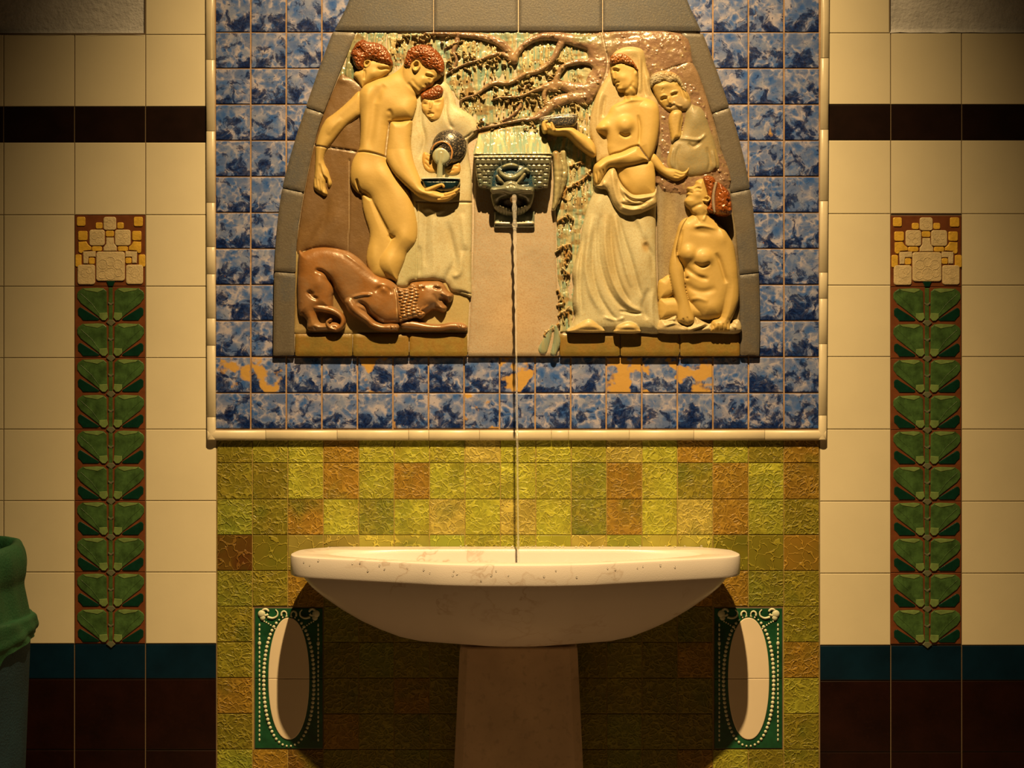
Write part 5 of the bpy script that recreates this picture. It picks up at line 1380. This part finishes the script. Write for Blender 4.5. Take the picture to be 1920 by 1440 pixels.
relief('shallow_dish', [poly([(1012, 221), (1018, 217.5), (1030, 215), (1050, 212.5), (1073, 211.5), (1081, 214), (1084, 219), (1081, 228), (1077, 234), (1070, 238), (1055, 239), (1042, 239), (1030, 236), (1014, 231)], 42, 10, 9), line([(1014, 221.5), (1040, 217), (1080, 216)], 1.3, -3, taper=False)],
  M['jar'], (0.030, 0.033, 0.039), woman, step=1, back=20, persp=50, tints=[('line', [(1013, 219), (1040, 214.5), (1080, 213.5)], (.55, .50, .42), .8, 1.8)])
relief('dish_fingers', [stroke([(1022, 243, 4.5), (1020, 235, 4.5), (1021, 229, 4), (1025, 227, 3)], 50, 6), stroke([(1038, 243, 4.5), (1036, 236, 3.5), (1034, 230, 2.6)], 50, 6)], M['skin'], SKIN, woman, step=.9, back=30, persp=54)
relief('hip_sash', [poly([(1117, 346), (1124, 344), (1130, 334), (1136, 325), (1143, 316), (1152, 314), (1157, 322), (1160, 332), (1167, 345), (1178, 357), (1189, 364), (1204, 363.5), (1226, 360), (1231, 352), (1232, 368), (1230.5, 384), (1212, 395), (1197, 401), (1182, 403), (1170, 401), (1160, 395), (1150, 382), (1144, 369), (1137, 355), (1126, 353)], 38, 11, 12),
  line([(1148, 322), (1150, 345), (1156, 372), (1164, 388)], 4, 3), line([(1156, 335), (1162, 360), (1172, 376)], 3, -3), line([(1165, 352), (1180, 368), (1200, 372), (1226, 366)], 3, 3), line([(1168, 362), (1185, 376), (1205, 378), (1228, 370)], 2.2, -3.5), line([(1162, 381), (1182, 384), (1202, 383), (1214, 379)], 2.0, -5), line([(1164, 388), (1184, 394), (1204, 391)], 3, 3), line([(1172, 372), (1188, 380), (1206, 378)], 2.4, 3), line([(1130, 336), (1134, 350), (1142, 362)], 2.4, 2)],
  M['robe'], (0.480, 0.402, 0.216), skirt, step=1.1, back=18, persp=46)

# seated woman
seated = relief('seated_woman', [
  poly([(1236, 528), (1245, 520), (1256, 514), (1266, 525), (1268, 545), (1258, 556), (1246, 560), (1236, 561)], 21, 11, 16),
  poly([(1237, 562), (1251, 558), (1268, 557), (1290, 560), (1310, 570), (1330, 580), (1330, 598), (1300, 598), (1270, 596), (1256, 597), (1238, 598)], 23, 13, 16),
  poly([(1299, 396), (1298, 402), (1290, 407), (1282, 411), (1275, 420), (1271, 436), (1268, 455), (1270, 475), (1276, 488), (1284, 500), (1284, 520), (1287, 540), (1291, 560), (1297, 570), (1308, 586), (1320, 598), (1340, 598), (1354, 592), (1370, 560), (1384, 520), (1383, 490), (1380, 465), (1375, 452), (1366, 438), (1357, 425), (1341, 410), (1330, 398), (1322, 388), (1305, 385)], 26, 17, 26, e=2.2),
  poly([(1290, 407), (1281, 411), (1274, 421), (1270, 436), (1265, 455), (1260, 478), (1257, 492), (1256, 512), (1260, 535), (1266, 557), (1270, 573), (1270, 591), (1271, 602), (1278, 607), (1290, 611), (1299, 607), (1303, 600), (1301, 590), (1296, 576), (1290, 556), (1286, 538), (1284, 518), (1282, 502), (1275, 487), (1270, 472), (1273, 455), (1277, 438), (1284, 422)], 30, 14, 13, 2),
  poly([(1345, 428), (1358, 428), (1368, 442), (1376, 456), (1381, 480), (1384.5, 500), (1386, 520), (1387.5, 545), (1386.5, 565), (1381, 582), (1374, 598), (1371, 604), (1371, 622), (1350, 623), (1332, 622.5), (1332, 614), (1337, 600), (1352, 593), (1357, 562), (1361, 535), (1356, 510), (1350, 490), (1342, 465)], 28, 15, 16, 6),
  poly([(1320, 335), (1312, 335.5), (1305.5, 339), (1304, 345), (1299, 348.5), (1289.5, 350), (1289.5, 356), (1291.5, 359), (1288.5, 363), (1290, 367), (1287, 371), (1284.5, 377), (1288, 385), (1295, 392), (1300, 400), (1310, 405), (1328, 402), (1332, 394), (1331, 375), (1326, 350)], 33, 12, 16, 6),
  blob(1290, 476, 13, 14, 20, 7, 1.5), blob(1320, 484, 15, 14, 10, 7.5, 1.5), line([(1270, 479), (1276, 488), (1284, 493)], 2.6, -5), line([(1300, 493), (1316, 500), (1332, 494)], 3.4, -4), line([(1300, 426), (1318, 424), (1345, 430)], 3, 2.4), blob(1315, 435, 16, 6, 8, -2.5), line([(1284, 498), (1296, 510), (1312, 520), (1330, 524)], 4.5, -4), line([(1286, 530), (1300, 542), (1320, 547), (1344, 540)], 6, -3), blob(1289.5, 521.5, 2.6, 2.6, 0, -4), line([(1294, 562), (1310, 560), (1328, 566)], 4, 2), blob(1330, 575, 20, 14, 0, 3), line([(1342, 474), (1350, 492), (1357, 515), (1362, 532)], 4, -4.5), line([(1280, 430), (1276, 455), (1271, 478)], 2, -3), blob(1355, 445, 12, 14, 30, 3), blob(1308, 515, 12, 8, 20, 2),
  line([(1302, 400), (1312, 418)], 2.5, -1.5), line([(1326, 398), (1318, 415)], 2.5, 1.8),
  # face looking up: socket, cheek, mouth, jaw, ear
  line([(1302, 354), (1309, 353), (1315, 356)], 2.0, -3.4), line([(1303, 358), (1309, 357.5), (1314, 360)], 1.5, 1.6), line([(1291, 361), (1296, 361.5), (1299, 363)], 1.2, -2.6), blob(1299, 352, 4, 2.5, 0, 2), blob(1309, 366, 7, 6, 0, 2), stroke([(1326, 369, 1.8), (1330, 373, 2.2), (1326, 378, 2.2), (1319, 377, 1.8)], 46, 3), blob(1323, 373, 3, 2.4, 0, -3), line([(1296, 392), (1306, 386), (1318, 382)], 3, -2),
  line([(1272, 603), (1279, 608)], 1, -2), line([(1280, 596), (1284, 608)], 1.2, -2), line([(1288, 594), (1292, 608)], 1.2, -2), line([(1338, 608), (1340, 620)], 1.2, -2.2), line([(1347, 606), (1348, 620)], 1.2, -2.2), line([(1356, 606), (1356, 620)], 1.2, -2.2), line([(1364, 604), (1364, 618)], 1.1, -2)],
  M['skin'], SKIN, rel, step=1.1, back=10, persp=40)
sh = relief('seated_woman_hair', [poly([(1320, 335), (1322, 330), (1329, 327), (1339, 330), (1344, 338), (1342, 350), (1338, 368), (1339, 386), (1340, 398), (1331, 397), (1325, 391), (1330, 382), (1329.5, 369), (1325, 352)], 38, 9, 9), poly([(1345, 341), (1351, 343), (1358, 349), (1368, 360), (1372, 378), (1373.5, 395), (1370, 402), (1358, 404), (1343, 400), (1340.5, 385), (1341, 366), (1344, 351)], 46, 18, 16), fn(curl_h(2.2, 4.2, 19)), line([(1366, 375), (1364, 385), (1368, 395)], 2.5, -4)], M['hair'], (0.264, 0.072, 0.012), seated, step=1.1, back=14, persp=52)
relief('hair_band', [stroke([(1343, 343, 2.8), (1339.5, 358, 2.8), (1338, 372, 2.8), (1339, 388, 2.8), (1341, 397, 2.4)], 47, 3)], M['robe'], (0.252, 0.204, 0.168), sh, step=.9, back=20, persp=50)
relief('spread_cloth', [poly([(1238, 600), (1250, 598), (1262, 592), (1270, 590), (1272, 602), (1284, 610), (1300, 603), (1303, 592), (1316, 600), (1330, 606), (1336, 604), (1338, 612), (1370, 606), (1376, 600), (1388, 600), (1388, 624), (1330, 624), (1238, 624)], 26, 12, 12), line([(1243, 612), (1268, 606), (1290, 616)], 2.4, 3), line([(1290, 620), (1312, 612), (1326, 604)], 2.4, 3.5), line([(1296, 620), (1316, 615), (1330, 610)], 1.8, -4), line([(1246, 604), (1262, 602), (1272, 608)], 2, -3), line([(1372, 610), (1380, 616)], 2, 2)],
       M['robe'], (0.492, 0.420, 0.252), seated, step=1.3, back=9, persp=36)

# ================================================================ mask spout
sp = thing('mask_spout', 'olive and blue glazed lion mask spout block jutting from the middle of the relief', 'spout', W(962, 420, 20))
def bld(Q):     # the block face leans outwards towards its top
    return 60 - (Q[:, 1] - 292) * .16
def mosaic(x, y):
    cx, cy = 961, 372
    r = np.maximum(np.abs(x - cx) * .92, (cy - y))
    ring = r / 10.5
    fr = ring - np.floor(ring)
    t = np.where(np.abs(x - cx) * .92 > (cy - y), (y - 300) / 10, (x - cx) / 10) + .5 * np.floor(ring)
    ft = t - np.floor(t)
    g = np.minimum(np.minimum(fr, 1 - fr) * 10.5, np.minimum(ft, 1 - ft) * 10)
    return -2.6 * np.exp(-(g / 1.1) ** 2) * (r > 38)
blk = relief('spout_block', [poly([(888, 293), (905, 291.5), (960, 291), (1018, 291.5), (1034, 293), (1032, 320), (1027, 351), (1000, 354), (960, 354), (920, 354), (897, 349), (892, 320)], bld, 5, 5, raw=True), fn(mosaic),
    poly([(922, 312), (935, 305), (960, 302), (985, 305), (998, 314), (1002, 354), (918, 354)], lambda Q: bld(Q) - 8, 2, 4), blob(960, 330, 34, 26, 0, -9, 3)],
    M['mask'], (.115, .12, .085), sp, step=1.1, back=19.8, persp=58, tints=[('blob', (960, 332, 44, 30), (0.009, 0.054, 0.084), .9, 3), ('fn', lambda x, y: (y > 330) * .5 * (fnoise(x / 9, y / 9, 3) > .5), (0.060, 0.132, 0.120), .7, 0), ('line', [(888, 293), (960, 292), (1034, 293)], (.50, .50, .40), .8, 4)])  # pale line along the block's top edge is a highlight painted into the colour
mk = relief('lion_mask', [
    poly([(920, 350), (922, 330), (930, 312), (945, 306), (962, 304), (980, 307), (992, 316), (999, 332), (1002, 352), (1000, 374), (992, 390), (978, 399), (960, 401), (942, 399), (928, 390), (921, 372)], lambda Q: 52 - np.clip((Q[:, 1] - 355) / 45, 0, 1) * 22, 10, 24),
    poly([(942, 348), (948, 341), (958, 338), (968, 341), (976, 348), (986, 352), (998, 352), (999, 362), (985, 362), (972, 364), (958, 366), (946, 363), (934, 361), (921, 362), (920, 353), (934, 351)], 60, 11, 12, 3),
    stroke([(944, 314, 4), (952, 311, 5), (960, 310, 5.5), (968, 312, 4)], 61, 8),
    stroke([(936, 320, 3), (940, 327, 5), (950, 333, 6), (962, 334, 6.5), (974, 328, 6), (984, 319, 5), (990, 322, 4)], 61, 9, 3),
    stroke([(932, 331, 3), (937, 338, 4.5), (942, 343, 3)], 61, 7), stroke([(983, 328, 4), (977, 336, 4.5), (971, 343, 3)], 61, 7),
    blob(961, 377, 27, 10, 0, -15, 3), line([(934, 366), (940, 386), (961, 397), (984, 386), (990, 366)], 5, 4), line([(950, 352), (958, 348), (967, 352)], 2, -2), line([(944, 306), (958, 304), (976, 307)], 2.4, -5),
    fn(lambda x, y: np.where(y > 384, 1.6 * np.sin(x * 1.1), 0)), line([(930, 345), (944, 344)], 2, -4), line([(975, 345), (992, 344)], 2, -4)],
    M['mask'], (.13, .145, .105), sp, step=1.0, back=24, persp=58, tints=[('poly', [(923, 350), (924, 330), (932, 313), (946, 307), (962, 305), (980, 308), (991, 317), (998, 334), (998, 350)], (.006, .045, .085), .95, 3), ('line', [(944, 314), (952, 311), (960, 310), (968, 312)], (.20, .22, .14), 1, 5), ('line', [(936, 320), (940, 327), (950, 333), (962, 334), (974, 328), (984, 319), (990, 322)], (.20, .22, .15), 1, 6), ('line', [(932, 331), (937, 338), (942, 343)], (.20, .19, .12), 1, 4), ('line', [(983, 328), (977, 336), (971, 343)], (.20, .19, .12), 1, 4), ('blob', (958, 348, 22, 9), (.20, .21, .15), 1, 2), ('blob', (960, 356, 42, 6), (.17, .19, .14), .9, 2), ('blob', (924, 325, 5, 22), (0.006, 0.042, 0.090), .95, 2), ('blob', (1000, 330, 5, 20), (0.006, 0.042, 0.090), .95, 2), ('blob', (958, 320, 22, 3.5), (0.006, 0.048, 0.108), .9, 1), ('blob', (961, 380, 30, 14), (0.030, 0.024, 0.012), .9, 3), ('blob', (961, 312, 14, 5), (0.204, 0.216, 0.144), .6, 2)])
nz = MB()
tube(nz, [W(962, 366, 40), W(962.5, 370, 52), W(963, 374, 60), W(963, 376, 63)], [6.5 * S, 6.5 * S, 6.5 * S, 5.6 * S], 18)
M['brass'] = plain('worn_metal_pipe', (.45, .33, .22), .3); M['brass'].node_tree.nodes['Principled BSDF'].inputs['Metallic'].default_value = .8
nz.build('pipe', [M['brass']], sp)
relief('lower_bracket', [poly([(926.5, 396), (1002.5, 396), (1002.5, 426.5), (926.5, 426.5)], 24, 4, 4, raw=True), stroke([(930, 418.5, 2.6), (964, 419, 2.6), (999, 418.5, 2.6)], 28, 4), blob(938, 404, 10, 8, 0, 4), blob(990, 404, 10, 8, 0, 4)], M['mask'], (0.156, 0.192, 0.162), sp, step=1.2, back=19.8, persp=28, tints=[('line', [(929, 418), (1000, 418)], (.55, .50, .36), .7, 3), ('blob', (964, 400, 26, 10), (0.012, 0.048, 0.072), .7, 2)])
